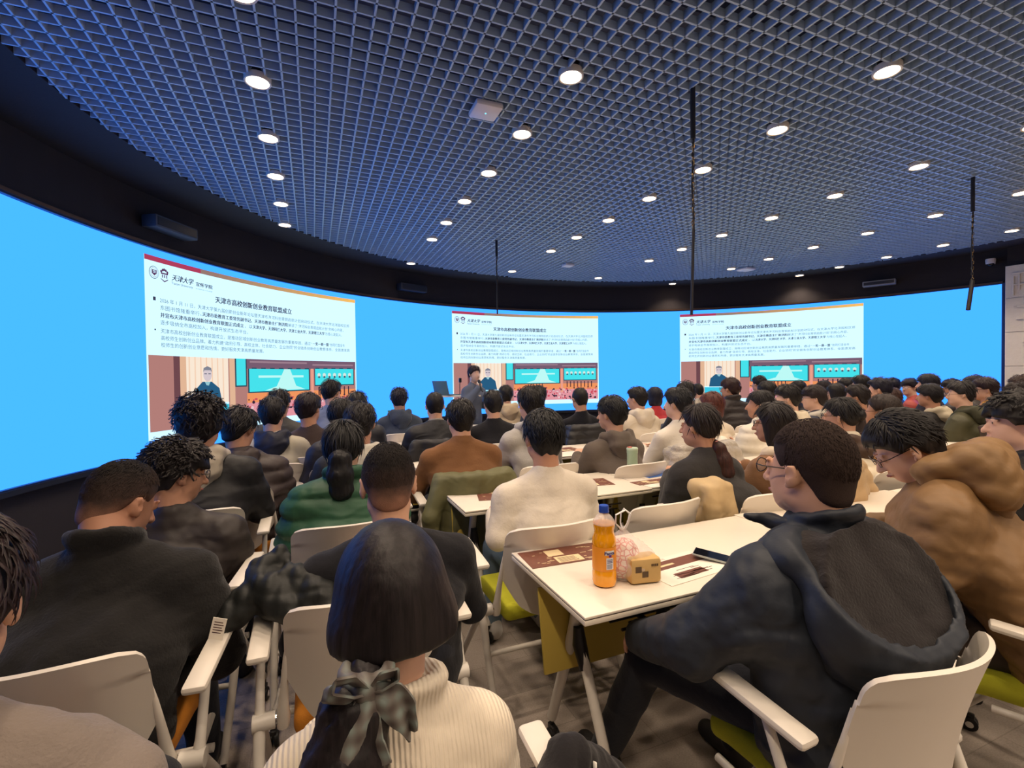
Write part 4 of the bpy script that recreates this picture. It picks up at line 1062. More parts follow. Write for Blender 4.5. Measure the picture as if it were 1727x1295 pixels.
    if True:
        st = {'curly': 'curly', 'mop': 'short', 'short': 'short', 'tuft': 'tuft', 'pony': 'long', 'bun': 'long', 'long': 'long', 'lowpony': 'long', 'bob': 'bob', 'buzz': 'buzz', 'crop': 'buzz'}.get(hair)
        if st and hair != 'lowpony':
            lk = hair_locks(hk, Hf, st, spec['seed'], (1.8 if near else .9 if mid else .45)*(.22 if hair == 'lowpony' else 1))
            if lk is not None: ex.append(lk)
    field_obj('hair', [Fh], mats_h[0], root, extra=ex)
    # ---------------- top garment
    kind = g('top', 'sweater'); rgb = g('rgb', (60, 60, 64)); puff = kind == 'puffer'
    bt = {'sweater': .012, 'tee': .008, 'hoodie': .018, 'jacket': .024, 'coat': .034, 'puffer': .034, 'fleece': .022}[kind]
    ht = .009 if near else (.0135 if mid else .019)
    T = Field((-.54, -.40, (Hz-.78 if not stand else Hz-.78)), (.54, .62, Hz-.02), ht)
    T.f[:] = 1
    tz = S[2]
    # trunk: hips, waist, chest, upper back, shoulders
    hipz = max(.50, T.lo[2]+.14) if not stand else Hz-.66
    Hp = np.array([0, -.02, hipz]); mid_ = (Hp+S)/2+[0, -.025, 0]
    ch = S+[0, -.005, -.105]
    f2 = 1+(fat-1)*.45; fx_ = fat/f2
    T.cone(Hp, mid_, (.105+bt)*f2, (.100+bt)*f2, .05, sx=1.38*fx_); T.cone(mid_, ch, (.100+bt)*f2, (.108+bt)*f2, .05, sx=1.36*fx_)
    T.cone(ch, S+[0, -.012, -.02], (.108+bt)*f2, (.062+bt), .05, sx=1.62*fx_)
    T.cone(S+[-sh*.97, -.004, -.036], S+[0, -.004, -.008], .054+bt, .060+bt, .04); T.cone(S+[sh*.97, -.004, -.036], S+[0, -.004, -.008], .054+bt, .060+bt, .04)
    T.cone(N+[-.035, -.012, -.014], S+[-sh*.80, -.008, -.016], .046+bt*.6, .042+bt, .04); T.cone(N+[.035, -.012, -.014], S+[sh*.80, -.008, -.016], .046+bt*.6, .042+bt, .04)
    for (sp, e, w_) in AR:
        kk = .06 if bt > .02 else .035
        T.cone(sp, e, .050+bt, .046+bt, kk); T.cone(e, w_-(w_-e)*.06, .046+bt, .034+bt*.7, .02)
    # neck opening and collar
    nb = N+[0, -.004, .0]
    T.cone(N+[0, -.024, -.06], N+[0, -.020, .012], .084, .067, .03)
    T.cone(N+[0, .025, .062], Hf(0, .03, -.05), .050, .068, .010, 's')
    col = g('collar', 'crew')
    tl = g('ctilt', -.35)
    if col == 'crew': T.ring(N+[0, -.006, .012], .059, .0128, 1.6, .006, tilt=tl)
    elif col == 'stand':
        for q in range(4): T.ring(N+[0, -.004-.004*q, .004+.016*q], .066+.004*q, .0125, 1.3, .006, tilt=tl)
    elif col == 'roll':
        for q in range(3): T.ring(N+[0, -.004-.003*q, .0+.017*q], .064+.006*q, .019, 1.1, .008, tilt=tl)
    if stand:   # long jacket hem
        T.cone(Hp, Hp+[0, 0, -.06], .12, .125, .03, sx=1.35)
    na = {'sweater': .0055, 'tee': .005, 'hoodie': .007, 'jacket': .0075, 'coat': .008, 'puffer': .007, 'fleece': .005}[kind]
    if near or mid:
        T.noise(na, 13, spec['seed'], aniso=(1, 1, 1.7)); T.noise(na*.4, 30, spec['seed']+1, aniso=(1, 1, 1.3), ridge=True)
    else: T.noise(na, 16, spec['seed'])
    if near and kind in ('coat', 'jacket', 'fleece'): T.noise(.0042, 21, spec['seed']+9, aniso=(.8, 1, 1.5), ridge=True)
    if puff: T.quilt(.016, .085, g('seed', 0)*.01)
    fk = g('fab') or {'sweater': 'knit', 'tee': 'knit', 'hoodie': 'knit', 'jacket': 'shell', 'coat': 'shell', 'puffer': 'shell', 'fleece': 'fleece'}[kind]
    nm = {'tee': 't_shirt', 'puffer': 'puffer_jacket', 'fleece': 'fleece_jacket', 'sweater': 'sweater', 'hoodie': 'hooded_sweatshirt', 'jacket': 'jacket', 'coat': 'coat'}[kind]
    top = field_obj(nm, [T], fabric(rgb, fk), root)
    if g('hood'):
        Fd = Field((-.26, -.32, Hz-.42), (.26, .16, Hz+.02), ht)
        o = N+[0, -.03, 0]; rr = .034 if kind != 'coat' else .046
        pts = [o+[-.075, .085, -.055], o+[-.098, .02, .0], o+[-.082, -.055, .026], o+[0, -.095, .022], o+[.082, -.055, .026], o+[.098, .02, .0], o+[.075, .085, -.055]]
        for a_, b_ in zip(pts[:-1], pts[1:]): Fd.cone(a_, b_, rr, rr, .03)
        Fd.cone(o+[-.06, -.085, -.04], o+[.06, -.085, -.04], .05, .05, .04); Fd.cone(o+[0, -.09, -.05], o+[0, -.10, -.13], .065, .04, .04, sx=1.5)
        Fd.ell(o+[0, -.02, .05], (.07, .075, .05), k=.02, op='s')
        Fd.cone(N+[0, .0, -.02], Hf(0, .0, -.03), .062, .072, .01, 's')
        Fd.noise(.007, 26, spec['seed']+5, ridge=True)
        field_obj('hood', [Fd], fabric(g('hoodrgb', rgb), fk), root)
    if g('inner'):   # collar of a garment worn underneath
        Fi = Field(N-np.array([.14, .14, .08]), N+np.array([.14, .14, .12]), .008)
        for q in range(3): Fi.ring(N+[0, -.002, .004+.014*q], .060+.004*q, .011, 1.3, .006, tilt=-.3)
        Fi.cone(N, Hf(0, 0, -.03), .047, .047, .004, 's')
        field_obj('inner_collar', [Fi], fabric(g('inner'), 'knit'), root)
    # ---------------- legs
    hl = .011 if near else .02
    tro = g('trousers', (34, 36, 44))
    if stand:
        L_ = Field((-.25, -.2, .03), (.25, .2, Hz-.5), .012)
        L_.cone((0, -.02, Hz-.66), (0, -.02, Hz-.72), .115, .12, .03, sx=1.3)
        for q in (-1, 1): L_.cone((q*.085, -.01, Hz-.74), (q*.09, .0, .45), .088, .06, .03); L_.cone((q*.09, .0, .45), (q*.095, -.01, .09), .062, .05, .02)
    else:
        L_ = Field((-.36, -.22, .04), (.36, .72, .68), hl)
        legs = g('legs') or [([-.14, .40, .52], [-.15, .44, .09]), ([.14, .41, .52], [.15, .43, .09])]
        L_.cone((-.08, -.02, .545), (.08, -.02, .545), .115, .115, .03)
        for q, (kn, an) in enumerate(legs):
            sx_ = -1 if q == 0 else 1
            L_.cone((sx_*.095, .0, .545), kn, .088, .068, .03); L_.cone(kn, an, .066, .052, .02)
        L_.noise(.006, 24, spec['seed']+2)
    field_obj('trousers', [L_], fabric(tro, g('tfab', 'knit')), root)
    fe = [((-.095, -.01), 0), ((.095, -.01), 0)] if stand else [((an[0], an[1]), 0) for kn, an in legs]
    for (fx, fy), _ in fe:
        Fs = Field((fx-.07, fy-.11, .0), (fx+.07, fy+.22, .14), .008 if near else .012)
        Fs.cone((fx, fy-.03, .045), (fx, fy+.13, .038), .042, .036, .02); Fs.cone((fx, fy-.02, .06), (fx, fy-.01, .10), .045, .042, .02)
        Fs.f = np.maximum(Fs.f, (-(Z_of(Fs)-.006)).astype(np.float32))
        field_obj('shoe', [Fs], m_shoe_w if g('shoes') == 'white' else m_shoe_b, root)
    # ---------------- spectacles
    if g('glasses'):
        m = MB()
        for q in (-1, 1):
            ring = [Hf(q*.033+.0235*math.cos(t_), .108-.004*abs(math.cos(t_)), .007+.0185*math.sin(t_)) for t_ in np.linspace(0, 2*math.pi, 17)]
            m.tube(ring, .0016, m_frame, 6, cap=False)
            m.tube([Hf(q*.057, .104, .012), Hf(q*.074, .075, .012), Hf(q*.083, .0, .014), Hf(q*.083, -.02, -.004)], .0018, m_frame, 6)
            m.raw([Hf(q*.033+.022*math.cos(t_), .1075, .007+.0175*math.sin(t_)) for t_ in np.linspace(0, 2*math.pi, 16, endpoint=False)], [tuple(range(16))], m_lens)
        m.tube([Hf(-.0105, .109, .011), Hf(0, .112, .014), Hf(.0105, .109, .011)], .0016, m_frame, 6)
        m.build('glasses', root, auto=True)
    return root, dict(Hf=Hf, S=S, N=N, sh=sh, lean=lean, Hz=Hz, AR=AR)
PEOPLE = [
    dict(p=(-0.522, 0.980, 1.113), seed=1, hair='tuft',hrgb=(34,20,22),hyaw=8,hpit=6,yaw=-2,top='fleece',rgb=(130,119,111),skin=0,bulk=.84,lean=.04,arms='A1',label='person at the left edge in a fuzzy grey-brown fleece, only half in view'),
    dict(p=(-0.567, 1.860, 1.068), seed=2, hair='buzz',hmat='fade2',hyaw=-34,hpit=26,drop=.07,yaw=-6,top='fleece',collar='stand',rgb=(37,36,36),bulk=1.22,lean=.15,hf=.09,skin=3,label='person bent forward in a black high-necked fleece jacket at the lower left'),
    dict(p=(-0.547, 2.440, 1.049), seed=3, hair='curly',hrgb=(28,22,22),hyaw=-52,hpit=10,glasses=True,top='jacket',rgb=(52,46,44),bulk=1.12,lean=.12,yaw=-10,label='person with wavy hair and glasses in a dark charcoal jacket near the left screen'),
    dict(p=(-0.564, 3.020, 1.213), seed=4, hair='curly',hrgb=(26,20,22),hyaw=-8,top='jacket',rgb=(30,30,33),bulk=1.2,hood=True,hoodrgb=(176,166,150),hs=1.1,label='person with bushy curly hair, black jacket and beige hood at the left'),
    dict(p=(-0.443, 3.500, 1.128), seed=5, hair='tuft',hyaw=-30,hpit=16,top='puffer',rgb=(62,52,50),bulk=1.1,hood=True,lean=.1,yaw=-4,label='person in a dark brown quilted jacket with its hood down, left block'),
    dict(p=(-0.305, 4.200, 1.169), seed=6, hair='short',hyaw=-12,top='jacket',rgb=(176,168,150),bulk=1.05,hood=True,hoodrgb=(36,38,52),label='person with a navy hood over a beige jacket, left block'),
    dict(p=(-0.301, 5.000, 1.209), seed=7, hair='tuft',hyaw=-20,top='jacket',rgb=(64,62,58),label='person in dark grey mostly hidden behind the navy hood'),
    dict(p=(-0.040, 4.450, 1.187), seed=8, hair='mop',hrgb=(30,20,24),hyaw=-36,glasses=True,top='sweater',rgb=(74,62,60),bulk=1.08,label='person in a taupe-brown top with a full round haircut, left block'),
    dict(p=(0.180, 5.600, 1.293), seed=9, hair='tuft',hyaw=-42,top='jacket',rgb=(118,128,150),fab='knit',bulk=1.02,label='person in a grey-blue shirt sitting tall before the right edge of the left slide'),
    dict(p=(0.388, 4.900, 1.173), seed=10, hair='tuft',hyaw=-16,hpit=8,top='jacket',rgb=(38,38,44),label='person in a black top right of the grey-blue shirt'),
    dict(p=(0.274, 3.250, 1.149), seed=11, hair='mop',hrgb=(26,22,24),hyaw=-14,hpit=10,top='jacket',rgb=(36,38,42),bulk=1.1,lean=.12,hood=True,hoodrgb=(190,184,172),side=.06,label='person leaning in a black and off-white jacket just behind the ponytail'),
    dict(p=(0.190, 3.900, 1.155), seed=12, hair='short',hyaw=-10,top='jacket',rgb=(44,44,50),label='person in a dark jacket left of the black and off-white jacket, partly hidden'),
    dict(p=(0.130, 2.500, 1.107), seed=13, hair='pony',fem=True,hrgb=(20,19,21),hyaw=-10,top='puffer',rgb=(44,84,60),inner=(206,204,180),collar='stand',bulk=1.16,pony='P12',ponyr='R12',skin=2,label='person with a thick dark ponytail in a green padded jacket'),
    dict(p=(0.241, 1.760, 1.069), seed=14, hair='buzz',hmat='fade13',hyaw=-4,hpit=14,hs=1.12,cx=-.10,cy=.06,top='sweater',rgb=(30,30,34),bulk=1.36,lean=.1,hf=.05,skin=0,label='person with a short fade haircut in a plain black sweater, centre left'),
    dict(p=(0.122, 0.900, 1.046), seed=15, hair='lowpony',fem=True,hrgb=(26,20,22),hyaw=4,hpit=2,hs=1.02,pony='P15',ponyr='R15',top='sweater',fab='rib',collar='roll',rgb=(226,214,194),bulk=1.04,skin=2,nopony=1,trousers=(28,28,32),label='person in a cream ribbed roll-neck sweater with long hair tied in a plaid scarf'),
    dict(p=(0.926, 3.200, 1.154), seed=16, hair='short',hyaw=6,drop=.045,top='sweater',rgb=(126,88,58),bulk=1.3,skin=0,label='person in a caramel brown sweater before the stage, centre'),
    dict(p=(1.039, 4.420, 1.176), seed=17, hair='crop',hyaw=-6,top='coat',rgb=(32,32,35),inner=(150,146,138),bulk=1.16,skin=0,label='person in a black coat with a grey collar, before the laptop stand'),
    dict(p=(0.910, 5.650, 1.191), seed=18, hair='tuft',hrgb=(26,24,40),hyaw=-6,top='hoodie',rgb=(62,70,84),hood=True,bulk=1.08,label='person in a slate grey hooded sweatshirt against the blue screen'),
    dict(p=(1.623, 4.450, 1.171), seed=19, hair='short',hyaw=2,top='sweater',rgb=(30,30,34),bulk=1.14,skin=0,label='person in a black sweater with a small white tag on the back, below the presenter'),
    dict(p=(2.405, 6.050, 1.179), seed=20, hair='mop',hyaw=-20,top='coat',rgb=(186,166,136),hood=True,label='person in a beige hooded coat right of the presenter'),
    dict(p=(1.527, 3.350, 1.229), seed=21, hair='short',hyaw=6,top='hoodie',rgb=(172,168,162),hood=True,hoodrgb=(178,174,168),bulk=1.02,lean=.09,side=-.0,label='person in a light grey hooded sweatshirt partly hidden by the white sweatshirt'),
    dict(p=(2.690, 5.620, 1.178), seed=22, hair='short',hyaw=0,top='jacket',rgb=(50,54,64),label='person in a dark slate jacket under the middle slide'),
    dict(p=(1.046, 2.150, 1.141), seed=23, hair='short',hrgb=(16,16,18),hyaw=4,top='sweater',collar='crew',cx=-.10,cy=-.02,rgb=(216,206,190),bulk=1.24,skin=1,trousers=(112,132,148),tfab='denim',shoes='white',arms='A23',label='person in a white crew-neck sweatshirt and pale jeans at the second desk row'),
    dict(p=(2.760, 4.700, 1.174), seed=24, hair='crop',hyaw=0,top='tee',rgb=(28,28,33),bulk=1.12,skin=1,glasses=True,label='person in a plain black T-shirt with short hair under the middle slide'),
    dict(p=(2.109, 3.120, 1.143), seed=25, hair='mop',hrgb=(18,18,20),hyaw=22,top='hoodie',rgb=(98,88,80),hood=True,bulk=1.13,lean=.1,yaw=4,label='person in a taupe hooded sweatshirt behind the green tumbler'),
    dict(p=(3.349, 4.450, 1.167), seed=26, hair='short',hyaw=24,top='coat',rgb=(206,194,174),hood=True,bulk=1.12,yaw=6,label='person in a cream hooded coat right of the middle slide'),
    dict(p=(4.567, 5.650, 1.116), seed=27, hair='bob',fem=True,hrgb=(22,20,34),hyaw=6,top='sweater',rgb=(180,58,62),label='person with bobbed dark hair in a red top'),
    dict(p=(2.820, 3.200, 1.193), seed=28, hair='tuft',hrgb=(18,18,22),hyaw=26,top='sweater',rgb=(220,212,200),bulk=1.1,skin=2,label='person in a plain white sweater, silver puffer on the chair behind'),
    dict(p=(4.046, 4.450, 1.216), seed=29, hair='tuft',hyaw=10,top='jacket',rgb=(44,42,40),label='person in a dark jacket directly behind the plain white sweater'),
    dict(p=(5.984, 6.300, 1.144), seed=30, hair='crop',hyaw=12,top='jacket',rgb=(188,178,160),label='person with cropped hair and a pale jacket at the foot of the right slide'),
    dict(p=(3.641, 3.650, 1.125), seed=31, hair='bob',fem=True,hrgb=(86,44,34),hyaw=30,top='coat',rgb=(228,214,190),label='person with reddish-brown hair in a cream coat'),
    dict(p=(2.102, 2.200, 1.133), seed=32, hair='pony',fem=True,hrgb=(30,20,19),hyaw=16,top='jacket',fab='knit',rgb=(52,50,50),pmat='H32',pony='P32',ponyr='R32',tie='pink',bulk=1.2,lean=.14,side=-.13,yaw=4,label='person with a low reddish ponytail in a charcoal jacket leaning on the second row desk'),
    dict(p=(4.853, 4.550, 1.245), seed=33, hair='mop',hrgb=(44,22,22),hyaw=24,top='puffer',rgb=(44,38,38),bulk=1.15,glasses=True,collar='stand',label='person in a dark high-collared puffer jacket below the podium picture'),
    dict(p=(6.653, 5.650, 1.260), seed=34, hair='short',hyaw=8,top='jacket',rgb=(44,50,56),label='person with short black hair, topmost head below the right slide'),
    dict(p=(5.436, 4.500, 1.195), seed=35, hair='mop',hyaw=14,top='jacket',rgb=(196,186,164),label='person with big black hair and a pale jacket below the right slide'),
    dict(p=(3.716, 3.150, 1.154), seed=36, hair='bun',fem=True,hrgb=(26,22,24),hyaw=40,top='puffer',rgb=(226,218,202),yaw=6,bulk=1.1,label='person with hair clipped up in a white padded jacket'),
    dict(p=(2.715, 2.200, 1.120), seed=37, hair='long',fem=True,hrgb=(30,24,24),hyaw=26,glasses=True,top='jacket',fab='knit',rgb=(128,94,68),hood=True,hoodrgb=(228,212,188),bulk=1.1,yaw=8,lean=.09,label='person with long dark hair, glasses and a brown top with a cream hood'),
    dict(p=(4.259, 3.300, 1.192), seed=38, hair='mop',hyaw=34,yaw=14,top='hoodie',rgb=(212,200,176),hood=True,bulk=1.05,skin=2,label='person in profile wearing a pale beige hooded sweatshirt'),
    dict(p=(7.496, 5.600, 1.166), seed=39, hair='short',hyaw=20,top='jacket',rgb=(38,36,40),label='person in black between the two profiles below the right slide'),
    dict(p=(4.851, 3.450, 1.168), seed=40, hair='mop',hrgb=(34,24,24),hyaw=36,yaw=14,glasses=True,top='jacket',rgb=(52,56,72),hood=True,hoodrgb=(206,200,186),skin=2,label='person in profile in a slate jacket with a white hood, hand raised'),
    dict(p=(8.129, 5.600, 1.152), seed=41, hair='mop',hrgb=(32,20,20),hyaw=20,yaw=10,glasses=True,top='jacket',rgb=(40,38,38),label='person with glasses and a dark jacket just right of the right slide pictures'),
    dict(p=(6.553, 4.350, 1.148), seed=42, hair='bob',fem=True,hyaw=20,yaw=8,top='jacket',rgb=(52,44,46),label='person with bobbed black hair beside the yellow-capped head'),
    dict(p=(7.942, 5.100, 1.205), seed=43, hair='short',hyaw=22,yaw=8,top='jacket',rgb=(204,178,120),label='person in a yellowish coat at the slide corner, far right block'),
    dict(p=(7.159, 4.400, 1.257), seed=44, hair='long',fem=True,hyaw=18,yaw=8,top='jacket',rgb=(48,44,46),label='person with long black hair under the slide corner'),
    dict(p=(5.462, 3.400, 1.165), seed=45, hair='short',hrgb=(30,22,22),hyaw=22,yaw=10,top='jacket',rgb=(56,46,44),skin=1,label='person with brown-black hair behind the hair clip'),
    dict(p=(3.440, 2.250, 1.131), seed=46, hair='bun',fem=True,hrgb=(22,19,20),hyaw=22,yaw=6,glasses=True,top='puffer',rgb=(224,212,188),hood=True,hoodrgb=(74,56,46),bulk=1.14,lean=.08,label='person with a clipped bun in a cream jacket with a brown hood'),
    dict(p=(6.023, 3.500, 1.235), seed=47, hair='short',hrgb=(20,18,36),hyaw=20,yaw=10,top='jacket',rgb=(178,158,128),label='person with round black hair and a tan jacket against the blue screen, far row'),
    dict(p=(8.488, 4.750, 1.200), seed=48, hair='short',hrgb=(20,18,36),hyaw=14,yaw=10,top='jacket',rgb=(46,44,56),label='person with round black hair and a dark jacket, head against the blue screen'),
    dict(p=(7.698, 4.300, 1.060), seed=49, hair='mop',hrgb=(66,44,38),hyaw=24,yaw=10,top='jacket',rgb=(96,52,84),label='person with brown hair in a purple jacket'),
    dict(p=(3.740, 2.150, 1.159), seed=50, hair='crop',hrgb=(46,36,32),hyaw=18,yaw=8,glasses=True,top='jacket',rgb=(188,140,88),inner=(168,176,120),bulk=1.14,lean=.08,skin=1,label='person with cropped hair and glasses in a tan jacket with a green collar'),
    dict(p=(8.214, 4.350, 1.194), seed=51, hair='mop',hrgb=(24,18,30),hyaw=62,yaw=22,glasses=True,top='jacket',rgb=(170,76,68),skin=2,label='person turned sideways in a red and grey top against the blue screen'),
    dict(p=(7.069, 3.550, 1.270), seed=52, hair='long',fem=True,hrgb=(22,20,34),hyaw=20,yaw=12,top='jacket',rgb=(42,40,52),label='person with long black hair against the blue screen at right'),
    dict(p=(6.507, 3.250, 1.155), seed=53, hair='mop',hrgb=(26,22,26),hyaw=8,yaw=10,top='jacket',rgb=(32,31,33),hood=True,hoodrgb=(204,192,166),bulk=1.12,label='person in a black jacket with a big cream hood at the right'),
    dict(p=(8.226, 3.850, 1.186), seed=54, hair='mop',hyaw=40,yaw=16,top='jacket',rgb=(60,56,60),label='person with fringe mostly hidden behind the olive-collared profile'),
    dict(p=(6.142, 2.800, 1.199), seed=55, hair='tuft',hrgb=(28,24,26),hyaw=34,yaw=12,glasses=True,top='jacket',rgb=(72,70,48),hood=True,hoodrgb=(66,66,48),bulk=1.12,skin=2,label='person in profile wearing an olive green hooded jacket'),
    dict(p=(7.878, 3.450, 1.241), seed=56, hair='short',hrgb=(22,20,40),hyaw=28,yaw=12,top='jacket',rgb=(52,46,44),label='person hidden behind the mustard jacket, only hair showing'),
    dict(p=(7.070, 3.000, 1.222), seed=57, hair='mop',hrgb=(40,26,30),hyaw=30,yaw=14,glasses=True,top='jacket',rgb=(190,140,66),bulk=1.05,skin=2,label='person in profile with glasses and a mustard yellow jacket'),
    dict(p=(6.640, 2.550, 1.169), seed=58, hair='curly',hrgb=(38,28,26),hyaw=10,yaw=10,top='jacket',rgb=(48,44,42),label='person with brown curly hair before the carved wall'),
    dict(p=(7.630, 2.900, 1.233), seed=59, hair='curly',hrgb=(58,42,36),hyaw=10,yaw=10,top='jacket',rgb=(58,50,46),label='person with lighter brown hair at the right edge, farthest by the carved wall'),
    dict(p=(2.975, 1.150, 1.202), seed=60, hair='curly',hrgb=(24,20,20),hyaw=26,yaw=18,top='jacket',rgb=(36,36,36),collar='stand',bulk=1.1,skin=2,label='person in profile with thick black hair and a black jacket at the right edge'),
    dict(p=(2.086, 1.120, 1.157), seed=61, hair='short',hrgb=(26,23,23),drop=.10,hyaw=22,hpit=34,yaw=24,glasses=True,top='coat',rgb=(124,94,60),hood=True,bulk=1.34,lean=.26,hf=.12,skin=2,arms='A60',trousers=(60,50,44),label='person hunched over a phone in a brown coat with a large hood'),
    dict(p=(1.272, 0.920, 1.180), seed=62, hair='buzz',hmat='fade61',hyaw=4,hpit=2,yaw=2,glasses=True,top='coat',collar='stand',rgb=(40,45,54),bulk=1.30,lean=.035,hf=.03,hs=1.08,skin=0,arms='A61',legs='L61',bighood=1,label='person with cropped hair and glasses in a large navy hooded coat at the nearest desk'),
]
P12 = [(0, -.095, .01), (0, -.140, -.03), (0, -.150, -.10), (.004, -.140, -.18), (.008, -.125, -.235)]
R12 = [.020, .040, .047, .042, .016]
P32 = [(.01, -.085, -.075), (.012, -.115, -.11), (.02, -.135, -.18), (.028, -.140, -.25), (.034, -.135, -.31)]
R32 = [.016, .032, .042, .046, .020]
H32 = hair_mat((56, 30, 26))
A1 = [([-.24, .0, .80], [-.14, .22, .66]), ([.22, .02, .80], [.10, .24, .66])]
A23 = [([-.262, .02, .70], [-.20, .26, .745]), ([.262, .05, .70], [.17, .30, .80])]
A60 = [([-.27, .30, .80], [-.14, .52, .80]), ([.27, .28, .78], [.10, .50, .80])]
A61 = [([-.34, .16, .73], [-.31, .40, .615]), ([.31, .16, .78], [.26, .34, .785])]
L61 = [([-.24, .46, .50], [-.30, .62, .09]), ([.16, .40, .52], [.17, .46, .09])]
P15 = [(-.055, -.100, -.055), (-.080, -.128, -.100), (-.100, -.140, -.17), (-.120, -.140, -.27), (-.135, -.130, -.40)]
R15 = [.026, .042, .050, .052, .040]
VARS = dict(P15=P15, R15=R15, P12=P12, R12=R12, P32=P32, R32=R32, A23=A23, A1=A1, A60=A60, A61=A61, L61=L61, H32=H32)
def prep(d):
    d = dict(d)
    for k in ('pony', 'ponyr', 'arms', 'legs', 'pmat'):
        if isinstance(d.get(k), str): d[k] = VARS[d[k]]
    if isinstance(d.get('hmat'), str):
        z = d['p'][2]; lo_, hi_ = {'fade2': (-.03, .15), 'fade13': (-.05, .13), 'fade61': (-.16, .03)}[d['hmat']]
        d['hmat'] = crop_mat(z+lo_, z+hi_, d['hmat'], (26, 21, 20) if d['hmat'] != 'fade61' else (50, 38, 34))
    return d
NO_CHAIR = ()
built = {}
for d in PEOPLE:
    d = prep(d)
    if d.get('bighood'): d['hood'] = False
    r, info = person(d); built[d['seed']] = (r, info, d)
    x, y = r.location.x, r.location.y; lb = d['label'].replace('person ', '', 1)
    left = x < .62
    c = place_chair(x+d.get('cx', 0), y-.015+d.get('cy', 0), r.rotation_euler.z, 'white armchair under the one %s' % lb if False else 'white armchair of the person %s' % lb, orange=left)
    w_ = c['label'].split()
    c['label'] = ' '.join(w_[:16])
# empty chairs at the second desk row, seen over the nearest desk
place_chair(1.585, 2.09, math.radians(4), 'empty white armchair behind the nearest desk, left of the tan coat')
ch_tan = place_chair(2.16, 2.10, math.radians(-6), 'empty white armchair behind the nearest desk with a tan coat over its left side') if False else None
# ================================================================== SINGLE PIECES
def in_person(seed): return built[seed]
# ---- plaid scarf tied round the low ponytail of the nearest person
r, info, d = in_person(15); Hf = info['Hf']
pm, nt, b = new_mat('plaid_scarf'); L = nt.links.new; tc = nt.nodes.new('ShaderNodeTexCoord')
w1 = nt.nodes.new('ShaderNodeTexWave'); w1.bands_direction = 'X'; w1.inputs['Scale'].default_value = 13; w1.inputs['Distortion'].default_value = .3
w2 = nt.nodes.new('ShaderNodeTexWave'); w2.bands_direction = 'Z'; w2.inputs['Scale'].default_value = 13; w2.inputs['Distortion'].default_value = .3
L(tc.outputs['Object'], w1.inputs['Vector']); L(tc.outputs['Object'], w2.inputs['Vector'])
ad = nt.nodes.new('ShaderNodeMath'); ad.operation = 'ADD'; L(w1.outputs['Fac'], ad.inputs[0]); L(w2.outputs['Fac'], ad.inputs[1])
md = nt.nodes.new('ShaderNodeMath'); md.operation = 'MULTIPLY'; md.inputs[1].default_value = .5; L(ad.outputs[0], md.inputs[0])
rp = nt.nodes.new('ShaderNodeValToRGB'); rp.color_ramp.elements[0].color = (*srgb((78, 68, 64)), 1); rp.color_ramp.elements[1].color = (*srgb((132, 144, 138)), 1)
e = rp.color_ramp.elements.new(.5); e.color = (*srgb((108, 104, 98)), 1); L(md.outputs[0], rp.inputs[0]); L(rp.outputs[0], b.inputs['Base Color']); b.inputs['Roughness'].default_value = .6
def ribbon(name, pts, w_fn, wdir, rip=.008, ph=0.0, slant=0.0, n=22, m=11):
    P = np.array(pts, float); k = len(P); g = []
    for i in range(n):
        t = i/(n-1); u = t*(k-1); a = min(int(u), k-2); f = u-a; f = f*f*(3-2*f)*.5+f*.5
        c = P[a]*(1-f)+P[a+1]*f; row = []
        for j in range(m):
            q = -1+2*j/(m-1); w_ = w_fn(t)
            p = c+np.array(wdir)*q*w_+np.array([0, -rip*math.sin(q*3.4+t*4+ph)*(.3+t), slant*q*t]); row.append(Hf(*p))
        g.append(row)
    o = sheet(name, g, .0035, pm, scarf); return o
scarf = empty('hair_scarf'); scarf.parent = r; kx, kz = -.066, -.058
F = Field(Hf(kx, -.13, kz)-.07, Hf(kx, -.13, kz)+.07, .004)
F.ell(Hf(kx-.002, -.156, kz), (.017, .014, .018), k=.006); F.ring(Hf(kx+.004, -.118, kz+.006), .032, .010, 1.5, .006); F.noise(.0025, 70, 7, ridge=True)
field_obj('knot', [F], pm, scarf)
ribbon('tail', [(kx, -.160, kz), (kx-.014, -.172, kz-.035), (kx-.020, -.176, kz-.075), (kx-.016, -.172, kz-.112)], lambda t: .010+.032*t**.55, (1, 0, 0), .009, .4, .018)
ribbon('tail', [(kx, -.160, kz), (kx+.030, -.170, kz-.016), (kx+.052, -.168, kz-.045), (kx+.062, -.160, kz-.080)], lambda t: .010+.018*math.sin(math.pi*min(1, t*1.02))**.8*(1-t)**.3, (.6, 0, .8), .006, 1.4)
ribbon('loop', [(kx, -.158, kz), (kx-.024, -.172, kz+.030), (kx-.052, -.170, kz+.030), (kx-.056, -.160, kz+.006), (kx-.026, -.158, kz-.006), (kx, -.156, kz-.004)], lambda t: .008+.016*math.sin(math.pi*t), (.25, -.75, .6), .004, .0)
ribbon('loop', [(kx, -.158, kz), (kx+.012, -.172, kz+.024), (kx+.036, -.170, kz+.022), (kx+.038, -.160, kz+.0), (kx+.016, -.158, kz-.008), (kx, -.156, kz-.004)], lambda t: .008+.012*math.sin(math.pi*t), (.1, -.7, .7), .004, 2.0)

